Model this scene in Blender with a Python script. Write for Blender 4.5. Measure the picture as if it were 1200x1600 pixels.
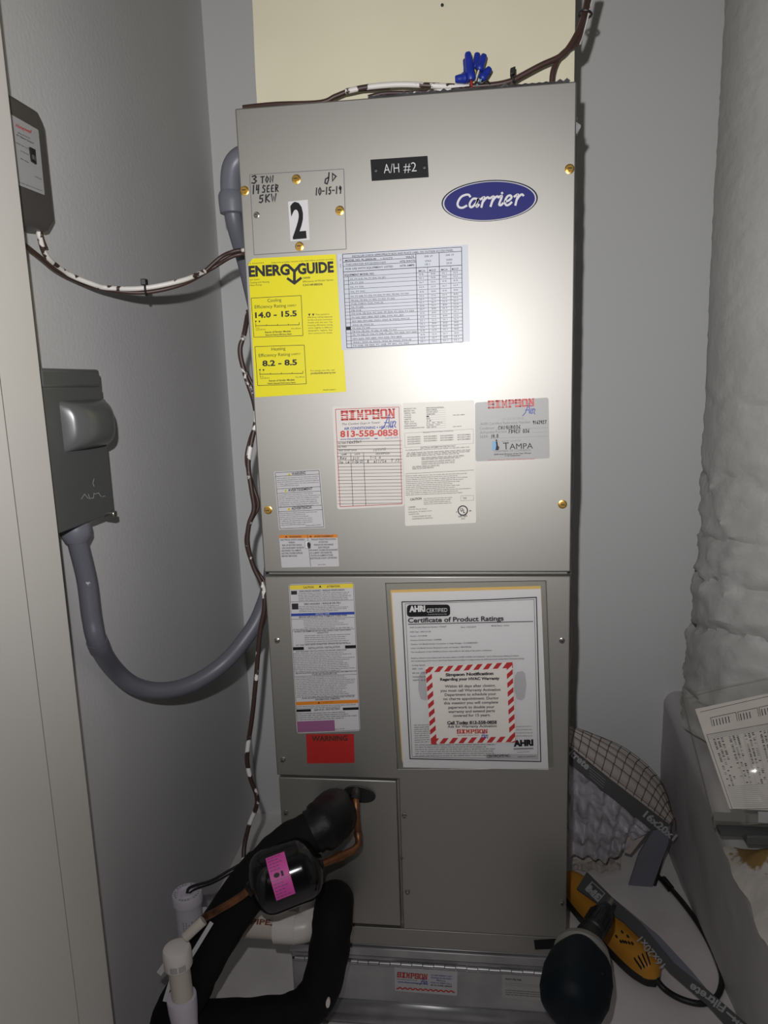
import bpy, bmesh, math, random
from mathutils import Vector, Matrix, noise
random.seed(7)
for o in list(bpy.data.objects): bpy.data.objects.remove(o)
SC = bpy.context.scene
COL = SC.collection

# ---------------------------------------------------------------- camera, light, exposure
CAM = Vector((0.31069, -1.02968, 0.85495)); YAW, PIT, ROL, FPX = 0.122825, 0.176627, -0.033052, 1140.6
fw = Vector((-math.sin(YAW) * math.cos(PIT), math.cos(YAW) * math.cos(PIT), -math.sin(PIT)))
rt0 = Vector((math.cos(YAW), math.sin(YAW), 0)); up0 = rt0.cross(fw)
rt = rt0 * math.cos(ROL) + up0 * math.sin(ROL); up = up0 * math.cos(ROL) - rt0 * math.sin(ROL)
cd = bpy.data.cameras.new('camera'); cam = bpy.data.objects.new('camera', cd); COL.objects.link(cam)
cd.sensor_fit = 'VERTICAL'; cd.sensor_height = 36; cd.lens = FPX / 1600 * 36; cd.clip_start = .01
cam.matrix_world = Matrix(((rt.x, up.x, -fw.x, CAM.x), (rt.y, up.y, -fw.y, CAM.y), (rt.z, up.z, -fw.z, CAM.z), (0, 0, 0, 1)))
SC.camera = cam
w = bpy.data.worlds.new('world'); SC.world = w; w.use_nodes = True
w.node_tree.nodes['Background'].inputs[0].default_value = (1, .97, .93, 1)
w.node_tree.nodes['Background'].inputs[1].default_value = .014
# the phone's own flash, a small lamp just above the lens, beam fading towards its rim
ld = bpy.data.lights.new('phone_flash', 'SPOT'); ld.energy = 25; ld.color = (1, .975, .975)
ld.spot_size = math.radians(96); ld.spot_blend = 1; ld.shadow_soft_size = .006
lamp = bpy.data.objects.new('phone_flash', ld); COL.objects.link(lamp)
lamp.location = CAM + rt * -.03 + up * .075
lamp.rotation_euler = (Vector((.2, 0, 1.0)) - lamp.location).to_track_quat('-Z', 'Y').to_euler()
ls = bpy.data.lights.new('phone_flash_skirt', 'SPOT'); ls.energy = 10.5; ls.color = ld.color     # the same flash's wide skirt
ls.spot_size = math.radians(170); ls.spot_blend = .4; ls.shadow_soft_size = .006
lam2 = bpy.data.objects.new('phone_flash_skirt', ls); COL.objects.link(lam2); lam2.matrix_world = Matrix.LocRotScale(lamp.location, lamp.rotation_euler, None)
SC.view_settings.view_transform = 'Standard'; SC.view_settings.look = 'None'
SC.view_settings.exposure = 0; SC.view_settings.gamma = 1; SC.view_settings.use_curve_mapping = False

# ---------------------------------------------------------------- measuring: a photo point on a given real plane
def ray(px, py): return fw + rt * ((px - 600) / FPX) - up * ((py - 800) / FPX)
def onY(px, py, y):
    d = ray(px, py); return CAM + d * ((y - CAM.y) / d.y)
def onX(px, py, x):
    d = ray(px, py); return CAM + d * ((x - CAM.x) / d.x)
def onZ(px, py, z):
    d = ray(px, py); return CAM + d * ((z - CAM.z) / d.z)
def plane_map(a, b, c):
    n = (b - a).cross(c - a).normalized()
    if n.dot(CAM - a) < 0: n = -n
    def f(px, py, lift=0):
        d = ray(px, py); p = a + n * lift
        return CAM + d * ((p - CAM).dot(n) / d.dot(n))
    return f
def front(px, py, lift=0): return onY(px, py, -lift)

# ---------------------------------------------------------------- materials
def mat(name, col, rough=.5, metal=0, spec=.5, noise_=None, bump=None, aniso=None, coat=0):
    m = bpy.data.materials.new(name); m.use_nodes = True; nt = m.node_tree; b = nt.nodes['Principled BSDF']
    b.inputs['Base Color'].default_value = (*col, 1); b.inputs['Roughness'].default_value = rough
    b.inputs['Metallic'].default_value = metal; b.inputs['Specular IOR Level'].default_value = spec
    if coat: b.inputs['Coat Weight'].default_value = coat; b.inputs['Coat Roughness'].default_value = .2
    tc = nt.nodes.new('ShaderNodeTexCoord')
    if noise_:                                   # (scale, colour two, lo, hi, detail)
        n = nt.nodes.new('ShaderNodeTexNoise'); n.inputs['Scale'].default_value = noise_[0]; n.inputs['Detail'].default_value = noise_[4] if len(noise_) > 4 else 4
        nt.links.new(tc.outputs['Object'], n.inputs['Vector'])
        r = nt.nodes.new('ShaderNodeValToRGB'); r.color_ramp.elements[0].position = noise_[2]; r.color_ramp.elements[1].position = noise_[3]
        r.color_ramp.elements[0].color = (*col, 1); r.color_ramp.elements[1].color = (*noise_[1], 1)
        nt.links.new(n.outputs['Fac'], r.inputs['Fac']); nt.links.new(r.outputs['Color'], b.inputs['Base Color'])
    if bump:                                     # (scale, strength, distance, detail)
        n2 = nt.nodes.new('ShaderNodeTexNoise'); n2.inputs['Scale'].default_value = bump[0]; n2.inputs['Detail'].default_value = bump[3] if len(bump) > 3 else 3
        nt.links.new(tc.outputs['Object'], n2.inputs['Vector'])
        bp = nt.nodes.new('ShaderNodeBump'); bp.inputs['Strength'].default_value = bump[1]; bp.inputs['Distance'].default_value = bump[2]
        nt.links.new(n2.outputs['Fac'], bp.inputs['Height']); nt.links.new(bp.outputs['Normal'], b.inputs['Normal'])
    return m
def clear_mat(name, tint=(1, 1, 1), amount=.12, rough=.08):
    m = bpy.data.materials.new(name); m.use_nodes = True; nt = m.node_tree; nt.nodes.clear()
    o = nt.nodes.new('ShaderNodeOutputMaterial'); t = nt.nodes.new('ShaderNodeBsdfTransparent'); t.inputs[0].default_value = (*tint, 1)
    g = nt.nodes.new('ShaderNodeBsdfGlossy'); g.inputs['Roughness'].default_value = rough; g.inputs[0].default_value = (1, 1, 1, 1)
    x = nt.nodes.new('ShaderNodeMixShader'); lw = nt.nodes.new('ShaderNodeFresnel'); lw.inputs[0].default_value = 1.45
    a = nt.nodes.new('ShaderNodeMath'); a.operation = 'MULTIPLY'; a.inputs[1].default_value = amount * 8
    nt.links.new(lw.outputs[0], a.inputs[0]); nt.links.new(a.outputs[0], x.inputs[0])
    nt.links.new(t.outputs[0], x.inputs[1]); nt.links.new(g.outputs[0], x.inputs[2]); nt.links.new(x.outputs[0], o.inputs[0])
    return m
M = dict(
    wall=mat('wall_paint', (.67, .67, .675), .6, bump=(140, .2, .002), noise_=(3, (.62, .62, .625), .35, .65)),
    wallb=mat('back_wall_paint', (.66, .67, .67), .6, bump=(90, .12, .001)),
    jamb=mat('jamb_paint', (.68, .66, .62), .45, bump=(40, .06, .001)),
    floor=mat('white_board_floor', (.80, .76, .76), .6, noise_=(9, (.62, .58, .58), .45, .8, 8), bump=(35, .3, .002)),
    steel=mat('grey_enamelled_steel', (.41, .402, .375), .53, .9, .5, bump=(220, .02, .0005), coat=.3),
    dark=mat('dark_gap', (.012, .012, .012), .7),
    cab=mat('cabinet_steel', (.30, .30, .28), .4, .3),
    galv=mat('galvanised_steel', (.50, .50, .51), .38, .7, noise_=(14, (.38, .38, .39), .4, .62, 6)),
    foil=mat('foil_tape', (.75, .75, .77), .32, .75, bump=(60, .6, .003)),
    cream=mat('cream_painted_ductboard', (.74, .71, .53), .55, noise_=(5, (.70, .66, .49), .35, .7), bump=(14, .25, .004)),
    brass=mat('brass_screw', (.75, .47, .12), .28, .9),
    zinc=mat('zinc_screw', (.35, .34, .31), .3, .9),
    wrap=mat('white_duct_wrap', (.60, .60, .58), .5, bump=(45, .45, .006, 6), noise_=(6, (.54, .54, .52), .3, .7)),
    mastic=mat('white_mastic', (.5, .48, .49), .55, bump=(16, .4, .006, 5)),
    batt=mat('stained_insulation', (.62, .58, .53), .8, noise_=(11, (.30, .19, .06), .60, .66, 3), bump=(40, .6, .006)),
    boxg=mat('grey_enamel_box', (.10, .106, .105), .28, 0, .5, bump=(60, .05, .0006)),
    conn=mat('grey_pvc_fitting', (.15, .155, .185), .4),
    conduit=mat('grey_flexible_conduit', (.12, .125, .15), .42, noise_=(55, (.55, .55, .57), .70, .74, 5)),
    therm=mat('dark_grey_plastic', (.075, .07, .065), .42),
    brown=mat('brown_cable', (.055, .028, .022), .45),
    brownw=mat('paint_spattered_brown_cable', (.045, .026, .022), .45, noise_=(38, (.75, .74, .72), .55, .585, 4)),
    whitec=mat('white_cable', (.72, .70, .66), .45, noise_=(50, (.05, .03, .025), .565, .585, 5)),
    blackp=mat('black_plastic', (.012, .012, .012), .45),
    foam=mat('black_foam_insulation', (.006, .006, .007), .8, 0, .2, bump=(90, .15, .001)),
    tape=mat('black_vinyl_tape', (.004, .004, .005), .5, 0, .3, bump=(40, .6, .004, 5)),
    drier=mat('gloss_black_steel', (.006, .006, .007), .14, 0, .5),
    pink=mat('pink_label', (.72, .09, .42), .5),
    copper=mat('tarnished_copper', (.26, .11, .05), .45, .7, noise_=(40, (.09, .04, .025), .4, .65)),
    pvc=mat('white_pvc', (.72, .68, .65), .35), pvcb=mat('cream_pvc', (.58, .53, .47), .4), pvcl=mat('lilac_white_pvc', (.60, .57, .64), .4),
    nut=mat('blue_wire_nut', (.012, .03, .30), .4),
    yel=mat('amber_plastic', (.62, .28, .03), .42), teal=mat('dark_teal_plastic', (.002, .0065, .0105), .6, 0, .25, bump=(200, .1, .0004)),
    greyp=mat('grey_plastic', (.22, .22, .20), .5),
    cardd=mat('dark_grey_card', (.085, .09, .09), .55), cardl=mat('lit_grey_card', (.20, .21, .25), .6),  # cardl repeats the card paler: light on the bent side put into colour
    pleat=mat('pleated_filter_cloth', (.50, .45, .42), .9, bump=(60, .3, .003)), film=mat('crinkled_white_film', (.48, .47, .50), .35, bump=(30, .9, .01, 6)),
    wire=mat('steel_wire', (.12, .10, .09), .5, .6),
    clear=clear_mat('clear_vinyl', (.985, .985, .975), .10, .12),
)
PAL = dict(paper_white=(.60, .60, .61), white=(.66, .66, .67), ivory=(.72, .70, .64), blue_white=(.58, .61, .68), warm_white=(.70, .66, .62), black=(.012, .012, .014), ink=(.03, .03, .035), grey=(.3, .3, .31), mid=(.42, .42, .43),
           yellow=(.80, .72, .0), red=(.45, .03, .035), redw=(.55, .04, .03), navy=(.02, .022, .16), navy2=(.004, .006, .035), blue=(.03, .06, .32), orange=(.66, .22, .02), sky=(.16, .38, .62),
           silver=(.40, .40, .39), manila=(.62, .42, .14), purple=(.28, .10, .22), hot=(.42, .022, .02), pale=(.54, .54, .55), tan=(.42, .38, .33), brownink=(.18, .05, .03), darkbrown=(.05, .03, .02), print_grey=(.16, .16, .17), signal=(.75, .60, .05))
PM = {}
def pm(c):
    if c in M: return M[c]
    if c not in PM: PM[c] = mat('print_' + c, PAL[c], *((.42, 0, .5) if c not in ('black', 'ink', 'navy', 'navy2') else (.5, 0, .2)))
    return PM[c]

# ---------------------------------------------------------------- building helpers
def origin(o):
    v = Vector((0, 0, 0))
    while o is not None: v = v + o.location; o = o.parent
    return v
def link(name, me, parent=None, smooth=False):
    o = bpy.data.objects.new(name, me); COL.objects.link(o)
    if parent is not None: o.parent = parent
    return o
def tag(o, label=None, cat=None, group=None, kind=None):
    for k, v in (('label', label), ('category', cat), ('group', group), ('kind', kind)):
        if v: o[k] = v
    return o
def thing(name, loc, label, cat, group=None):
    o = bpy.data.objects.new(name, None); COL.objects.link(o); o.location = loc; o.empty_display_size = .02
    return tag(o, label, cat, group)
class MB:
    def __init__(s): s.v = []; s.f = []; s.mi = []; s.sm = []; s.mats = []
    def m(s, k):
        if k not in s.mats: s.mats.append(k)
        return s.mats.index(k)
    def add(s, vs, fs, k, smooth=False):
        b = len(s.v); s.v += [Vector(v) for v in vs]; i = s.m(k)
        for f in fs: s.f.append([b + q for q in f]); s.mi.append(i); s.sm.append(smooth)
        return s
    def box(s, a, b, k):
        (x0, y0, z0), (x1, y1, z1) = a, b
        vs = [(x, y, z) for x in (x0, x1) for y in (y0, y1) for z in (z0, z1)]
        return s.add(vs, [(0, 1, 3, 2), (4, 6, 7, 5), (0, 4, 5, 1), (2, 3, 7, 6), (0, 2, 6, 4), (1, 5, 7, 3)], k)
    def obox(s, c, ax, ay, az, k):               # oriented box: centre and three half axes
        c, ax, ay, az = map(Vector, (c, ax, ay, az)); vs = [c + ax * i + ay * j + az * l for i in (-1, 1) for j in (-1, 1) for l in (-1, 1)]
        return s.add(vs, [(0, 1, 3, 2), (4, 6, 7, 5), (0, 4, 5, 1), (2, 3, 7, 6), (0, 2, 6, 4), (1, 5, 7, 3)], k)
    def prism(s, pts, off, k, smooth=False):     # outline (3-D points) extruded along a vector
        pts = [Vector(p) for p in pts]; off = Vector(off); n = len(pts)
        s.add(pts + [p + off for p in pts], [tuple(range(n))[::-1], tuple(range(n, 2 * n))], k, False)
        s.add(pts + [p + off for p in pts], [(i, (i + 1) % n, n + (i + 1) % n, n + i) for i in range(n)], k, smooth)
        return s
    def tube(s, path, r, k, seg=12, cap=True, rs=None, smooth=True):
        path = [Vector(p) for p in path]; n = len(path); vs = []; T = []
        for i in range(n):
            t = path[min(i + 1, n - 1)] - path[max(i - 1, 0)]; T.append(t.normalized())
        a = T[0].orthogonal().normalized()
        for i in range(n):
            a = (a - T[i] * a.dot(T[i])).normalized(); b = T[i].cross(a); q = rs[i] if rs else r
            vs += [path[i] + (a * math.cos(2 * math.pi * j / seg) + b * math.sin(2 * math.pi * j / seg)) * q for j in range(seg)]
        fs = [(i * seg + j, i * seg + (j + 1) % seg, (i + 1) * seg + (j + 1) % seg, (i + 1) * seg + j) for i in range(n - 1) for j in range(seg)]
        s.add(vs, fs, k, smooth)
        if cap:
            s.add(vs[:seg], [tuple(range(seg))[::-1]], k); s.add(vs[-seg:], [tuple(range(seg))], k)
        return s
    def lathe(s, base, axis, prof, k, seg=28, smooth=True):   # prof: (distance along axis, radius)
        axis = Vector(axis).normalized(); base = Vector(base)
        return s._lathe(base, axis, prof, k, seg, smooth)
    def _lathe(s, base, axis, prof, k, seg, smooth):
        axis = Vector(axis).normalized()
        a = axis.orthogonal().normalized(); b = axis.cross(a); n = len(prof)
        vs = [base + axis * h + (a * math.cos(2 * math.pi * j / seg) + b * math.sin(2 * math.pi * j / seg)) * max(r, .00005) for h, r in prof for j in range(seg)]
        s.add(vs, [(i * seg + j, i * seg + (j + 1) % seg, (i + 1) * seg + (j + 1) % seg, (i + 1) * seg + j) for i in range(n - 1) for j in range(seg)], k, smooth)
        s.add(vs[:seg], [tuple(range(seg))[::-1]], k); s.add(vs[-seg:], [tuple(range(seg))], k); return s
    def grid(s, fn, nu, nv, k, smooth=True, wrap=False):
        vs = [fn(i / nu, j / nv) for j in range(nv + 1) for i in range(nu + (0 if wrap else 1))]; w_ = nu if wrap else nu + 1
        return s.add(vs, [(j * w_ + i, j * w_ + (i + 1) % w_, (j + 1) * w_ + (i + 1) % w_, (j + 1) * w_ + i) for j in range(nv) for i in range(nu)], k, smooth)
    def build(s, name, parent=None, bevel=0, seg=2, solid=0, fix=True):
        o0 = origin(parent) if parent is not None else Vector((0, 0, 0))
        if parent is None and s.v: o0 = Vector((sum(v.x for v in s.v) / len(s.v), sum(v.y for v in s.v) / len(s.v), min(v.z for v in s.v)))
        me = bpy.data.meshes.new(name); me.from_pydata([v - o0 for v in s.v], [], s.f)
        for k in s.mats: me.materials.append(pm(k))
        me.polygons.foreach_set('material_index', s.mi); me.polygons.foreach_set('use_smooth', s.sm)
        if fix:
            b = bmesh.new(); b.from_mesh(me); bmesh.ops.remove_doubles(b, verts=b.verts, dist=1e-5); bmesh.ops.recalc_face_normals(b, faces=b.faces); b.to_mesh(me); b.free()
        me.set_sharp_from_angle(angle=.7); me.update(); o = link(name, me, parent)
        if parent is None: o.location = o0
        if bevel:
            q = o.modifiers.new('bevel', 'BEVEL'); q.width = bevel; q.segments = seg; q.limit_method = 'ANGLE'; q.angle_limit = .6
        if solid:
            q = o.modifiers.new('solid', 'SOLIDIFY'); q.thickness = solid
        return o
def spline(pts, n=8):                            # Catmull-Rom through the points
    pts = [Vector(p) for p in pts]; P = [pts[0] * 2 - pts[1]] + pts + [pts[-1] * 2 - pts[-2]]; out = []
    for i in range(1, len(P) - 2):
        a, b, c, d = P[i - 1:i + 3]
        for k in range(n):
            t = k / n; out.append(.5 * ((2 * b) + (c - a) * t + (2 * a - 5 * b + 4 * c - d) * t * t + (3 * b - a - 3 * c + d) * t ** 3))
    return out + [pts[-1]]

# ---------------------------------------------------------------- flat print: lettering, rules and marks on real surfaces
_G = {}
def glyph(s, bold):
    if (s, bold) in _G: return _G[(s, bold)]
    c = bpy.data.curves.new('t', 'FONT'); c.body = s; c.resolution_u = 3; c.offset = bold
    o = bpy.data.objects.new('t', c); me = o.to_mesh()
    me.calc_loop_triangles()
    r = ([(v.co.x, v.co.y) for v in me.vertices], [tuple(p.vertices) for p in me.loop_triangles])
    o.to_mesh_clear(); bpy.data.objects.remove(o); bpy.data.curves.remove(c); _G[(s, bold)] = r; return r
CAPH = max(y for x, y in glyph('H', 0)[0])
H_ = {'0': [[(.5, 0), (.1, .3), (.1, .75), (.5, 1), (.9, .7), (.9, .25), (.5, 0)]], '1': [[(.5, 1), (.45, 0)]], '2': [[(.1, .8), (.5, 1), (.85, .75), (.1, 0), (.9, .05)]],
      '3': [[(.1, .9), (.6, 1), (.8, .78), (.4, .55), (.85, .3), (.5, 0), (.05, .1)]], '4': [[(.2, 1), (.15, .45), (.9, .5)], [(.8, 1), (.7, 0)]], '5': [[(.9, 1), (.25, .95), (.2, .55), (.7, .55), (.8, .2), (.4, 0), (.05, .1)]],
      '6': [[(.8, 1), (.2, .5), (.2, .1), (.6, 0), (.8, .3), (.3, .4)]], '7': [[(.1, 1), (.9, 1), (.4, 0)]], '8': [[(.5, .5), (.15, .8), (.5, 1), (.85, .8), (.15, .2), (.5, 0), (.85, .2), (.5, .5)]],
      '9': [[(.85, .8), (.5, .55), (.15, .75), (.5, 1), (.85, .85), (.7, 0)]], '-': [[(.1, .5), (.9, .5)]], 'T': [[(0, 1), (1, 1)], [(.5, 1), (.45, 0)]], 'O': [[(.5, 0), (.1, .4), (.45, 1), (.95, .6), (.5, 0)]],
      'N': [[(.1, 0), (.15, 1), (.85, 0), (.95, 1)]], 'S': [[(.9, .9), (.4, 1), (.2, .7), (.8, .4), (.7, .05), (.05, .05)]], 'E': [[(.85, .95), (.3, .9), (.2, .5), (.7, .5), (.2, .45), (.25, .05), (.85, .05)]],
      'R': [[(.15, 0), (.2, 1), (.8, .85), (.7, .5), (.2, .5), (.95, 0)]], 'K': [[(.15, 1), (.1, 0)], [(.9, 1), (.15, .5), (.9, 0)]], 'W': [[(0, 1), (.25, 0), (.5, .7), (.75, 0), (1, 1)]],
      'J': [[(.95, 1.15), (.8, .3), (.5, -.15), (.1, 0), (.25, .45), (.85, .6)]], 'D': [[(.2, .1), (.25, 1), (.9, .6), (.2, .1)]], 'C': [[(.9, .9), (.4, 1), (.1, .5), (.4, 0), (.9, .1)]], 'H': [[(.15, 1), (.1, 0)], [(.85, 1), (.8, 0)], [(.1, .5), (.85, .5)]],
      'F': [[(.9, 1), (.2, 1), (.15, 0)], [(.2, .55), (.7, .55)]], 'B': [[(.15, 0), (.2, 1), (.8, .8), (.25, .55), (.85, .3), (.15, 0)]], '.': [[(.4, 0), (.5, .1)]], 'A': [[(0, 0), (.6, 1), (.85, 0)], [(.2, .4), (.8, .4)]],
      'i': [[(.3, .6), (.4, 0), (.7, .1)], [(.4, .85), (.45, .9)]], 'r': [[(.2, .6), (.15, 0)], [(.15, .3), (.5, .6), (.9, .5)]], 'x': [[(0, .7), (.9, 0)], [(.9, .7), (0, 0)]], '/': [[(0, 0), (.9, 1)]],
      'a': [[(.8, .6), (.3, .6), (.1, .2), (.4, 0), (.8, .5), (.85, 0)]], 'y': [[(0, .6), (.4, .1)], [(.9, .6), (.2, -.4)]], 'l': [[(.4, 1), (.4, 0)]], 'n': [[(.1, .6), (.1, 0)], [(.1, .4), (.6, .6), (.8, 0)]], 'd': [[(.8, .3), (.2, .5), (.2, 0), (.8, .2), (.85, 1), (.9, 0)]]}
SLAB = {'S': [(0, .78, 1, 1), (0, .42, .3, 1), (0, .42, 1, .6), (.7, 0, 1, .6), (0, 0, 1, .22), (.7, .66, 1, 1), (0, 0, .3, .34)], 'I': [(.25, 0, .75, 1), (0, 0, 1, .18), (0, .82, 1, 1)],
        'M': [(.1, 0, .32, 1), (.68, 0, .9, 1), (0, 0, .4, .15), (.6, 0, 1, .15), (0, .86, .3, 1), (.7, .86, 1, 1), ((.1, 1), (.34, 1), (.6, .3), (.4, .3)), ((.9, 1), (.66, 1), (.4, .3), (.6, .3))],
        'P': [(.1, 0, .38, 1), (0, 0, .5, .16), (0, .82, .9, 1), (.7, .45, 1, .92), (.1, .4, .9, .58)], 'O': [(0, .1, .3, .9), (.7, .1, 1, .9), (.1, 0, .9, .2), (.1, .8, .9, 1)],
        'N': [(.1, 0, .32, 1), (.68, 0, .9, 1), (0, 0, .42, .15), (.58, .86, 1, 1), (0, .86, .3, 1), ((.1, 1), (.36, 1), (.9, 0), (.64, 0))]}
class Dec:
    def __init__(s, fn, lift=.0005): s.fn = fn; s.l = lift; s.mb = MB(); s.k = 0
    def poly(s, pts, col, d=None):
        if d is None: s.k += 1; d = s.l + .00002 * min(s.k, 20)
        s.mb.add([s.fn(x, y, d) for x, y in pts], [tuple(range(len(pts)))], col); return s
    def base(s, pts, col, r=0):
        if r: pts = rquad(pts, r)
        s.poly(pts, col, s.l); s.l += .00012; s.k = 0; return s
    def line(s, p, q, w, col):
        dx, dy = q[0] - p[0], q[1] - p[1]; L = math.hypot(dx, dy) or 1; nx, ny = -dy / L * w / 2, dx / L * w / 2
        return s.poly([(p[0] + nx, p[1] + ny), (q[0] + nx, q[1] + ny), (q[0] - nx, q[1] - ny), (p[0] - nx, p[1] - ny)], col, s.nl())
    def path(s, pts, w, col):
        P = [Vector((x, y)) for x, y in pts]; n = len(P); lift = s.nl(); vs = []; cl = (P[0] - P[-1]).length < 1e-6
        for i in range(n):
            d0 = (P[i] - P[i - 1]).normalized() if i else ((P[0] - P[-2]).normalized() if cl else (P[1] - P[0]).normalized())
            d1 = (P[i + 1] - P[i]).normalized() if i < n - 1 else ((P[1] - P[0]).normalized() if cl else d0)
            if i == 0 and not cl: d0 = d1
            t = (d0 + d1); t = t.normalized() if t.length > .2 else d1; k = w / 2 / max(.55, t.dot(d1)); e = Vector((0, 0))
            if not cl and i == 0: e = -d1 * w * .35
            if not cl and i == n - 1: e = d0 * w * .35
            for sg in (1, -1): vs.append(s.fn(P[i].x + e.x - t.y * k * sg, P[i].y + e.y + t.x * k * sg, lift))
        s.mb.add(vs, [(2 * i, 2 * i + 2, 2 * i + 3, 2 * i + 1) for i in range(n - 1)], col); return s
    def nl(s): s.j = (getattr(s, 'j', 0) + 1) % 12; return s.l + .00008 + .000008 * s.j
    def frame(s, c, w, col):
        for i in range(len(c)): s.line(c[i], c[(i + 1) % len(c)], w, col)
        return s
    def text(s, t, p, q, h, col, bold=0, shear=0, lift=.00016):    # baseline from p to q, capital height h
        vs, fs = glyph(t, bold); x0 = min(v[0] for v in vs); x1 = max(v[0] for v in vs)
        dx, dy = (q[0] - p[0]) / (x1 - x0), (q[1] - p[1]) / (x1 - x0); L = math.hypot(q[0] - p[0], q[1] - p[1]); ux, uy = (q[1] - p[1]) / L, -(q[0] - p[0]) / L; k = h / CAPH
        out = []
        for x, y in vs:
            X = x - x0 + shear * y; out.append(s.fn(p[0] + dx * X + ux * y * k, p[1] + dy * X + uy * y * k, s.l + lift))
        s.mb.add(out, fs, col); return s
    def hand(s, t, p, q, h, w, col, shear=.1):
        n = len(t); L = math.hypot(q[0] - p[0], q[1] - p[1]); ex, ey = (q[0] - p[0]) / L, (q[1] - p[1]) / L; ux, uy = ey, -ex; cw = L / n
        for i, c in enumerate(t):
            for st in H_.get(c, []):
                pp = [(cw * (i + .08 + .74 * x) + shear * y * h, y * h) for x, y in st]
                s.path([(p[0] + ex * a + ux * b, p[1] + ey * a + uy * b) for a, b in pp], w, col)
        return s
    def slab(s, t, p, q, h, col, stripe=None):
        n = len(t); ex, ey = (q[0] - p[0]) / n, (q[1] - p[1]) / n; L = math.hypot(ex, ey); ux, uy = ey / L * h, -ex / L * h
        pt = lambda i, x, y: (p[0] + ex * (i + .04 + .92 * x) + ux * y, p[1] + ey * (i + .04 + .92 * x) + uy * y)
        for i, c in enumerate(t):
            for r in SLAB[c]:
                if isinstance(r[0], tuple): s.poly([pt(i, *v) for v in r], col, s.l + .00012)
                else: s.poly([pt(i, r[0], r[1]), pt(i, r[2], r[1]), pt(i, r[2], r[3]), pt(i, r[0], r[3])], col, s.l + .00012)
        if stripe:
            for j, y in enumerate((.2, .4, .58)):
                a = pt(0, -.02, y); b = pt(n - (1.2 + j * 1.6), 1, y); s.poly([a, b, (b[0] + ux * .05, b[1] + uy * .05), (a[0] + ux * .05, a[1] + uy * .05)], stripe, s.l + .0002)
        return s
    def micro(s, p, q, h, col='ink', fill=1.0, cw=None):           # print too fine to read in the photo: broken strokes grouped as words
        L = math.hypot(q[0] - p[0], q[1] - p[1]); ex, ey = (q[0] - p[0]) / L, (q[1] - p[1]) / L; ux, uy = ey, -ex; cw = cw or h * .62; x = 0; vs = []; fs = []
        def r(x0, y0, x1, y1):
            b = len(vs)
            for a, c in ((x0, y0), (x1, y0), (x1, y1), (x0, y1)): vs.append(s.fn(p[0] + ex * a + ux * c, p[1] + ey * a + uy * c, s.l + .0001))
            fs.append((b, b + 1, b + 2, b + 3))
        while x < L * fill:
            for _ in range(random.randint(3, 9)):
                if x + cw > L: break
                k = random.random(); t = cw * .26; hh = h * (1 if random.random() < .3 else .74)
                r(x, 0, x + t, hh)
                if k < .6: r(x + cw * .5, 0, x + cw * .5 + t, h * .72)
                if k > .25: r(x, h * (.28 if k < .6 else .55), x + cw * .75, h * (.28 if k < .6 else .55) + h * .17)
                if k > .7: r(x, 0, x + cw * .7, h * .16)
                x += cw
            x += cw * .8
        if fs: s.mb.add(vs, fs, col)
        return s
    def block(s, c, n, col='ink', size=.62, ragged=.25, center=False):   # n lines of fine print inside a quad TL TR BR BL
        for i in range(n):
            t = (i + .8) / n; a = lerp(c[0], c[3], t); b = lerp(c[1], c[2], t); h = math.dist(c[0], c[3]) / n * size; e = 1 - random.random() * ragged
            if center: a, b = lerp(a, b, (1 - e) / 2), lerp(a, b, 1 - (1 - e) / 2)
            else: b = lerp(a, b, e)
            s.micro(a, b, h, col)
        return s
    def build(s, name, parent, label=None):
        o = s.mb.build(name, parent, fix=False)
        if label: o['label'] = label
        return o
def lerp(a, b, t): return tuple(x + (y - x) * t for x, y in zip(a, b))
def rquad(c, r, n=4):
    out = []
    for i in range(len(c)):
        p, a, b = Vector(c[i]), Vector(c[i - 1]), Vector(c[(i + 1) % len(c)]); p0 = p + (a - p).normalized() * r; p1 = p + (b - p).normalized() * r
        for k in range(n + 1):
            t = k / n; out.append(tuple(p0 * (1 - t) ** 2 + p * 2 * t * (1 - t) + p1 * t * t))
    return out
def sub(c, u0, v0, u1, v1):                      # a rectangle inside a quad given TL TR BR BL
    f = lambda u, v: lerp(lerp(c[0], c[1], u), lerp(c[3], c[2], u), v)
    return [f(u0, v0), f(u1, v0), f(u1, v1), f(u0, v1)]
def at(c, u, v): return lerp(lerp(c[0], c[1], u), lerp(c[3], c[2], u), v)

# ================================================================ THE SETTING
XL, YB, ZF, W = -.225, .56, -.18, .448
def struct(name, mb, **k): return tag(mb.build(name, **k), kind='structure')
struct('floor', MB().box((-.7, -2.4, ZF - .04), (1.45, YB + .1, ZF), 'floor'))
struct('wall_left', MB().box((XL - .1, -.269, ZF), (XL, YB + .1, 2.4), 'wall'))
struct('wall_back', MB().box((XL, YB, ZF), (1.35, YB + .1, 2.4), 'wallb'))
struct('wall_right', MB().box((1.35, -1.3, ZF), (1.45, YB + .1, 2.4), 'wall'))
struct('ceiling', MB().box((-.7, -1.3, 2.4), (1.45, YB + .1, 2.45), 'wall'))
struct('trim_1', MB().box((-.6, -1.0, ZF), (-.143, -.357, 2.4), 'jamb'), bevel=.002)
struct('trim_2', MB().box((-.6, -.3545, ZF), (-.155, -.269, 2.4), 'jamb'), bevel=.002)

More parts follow.
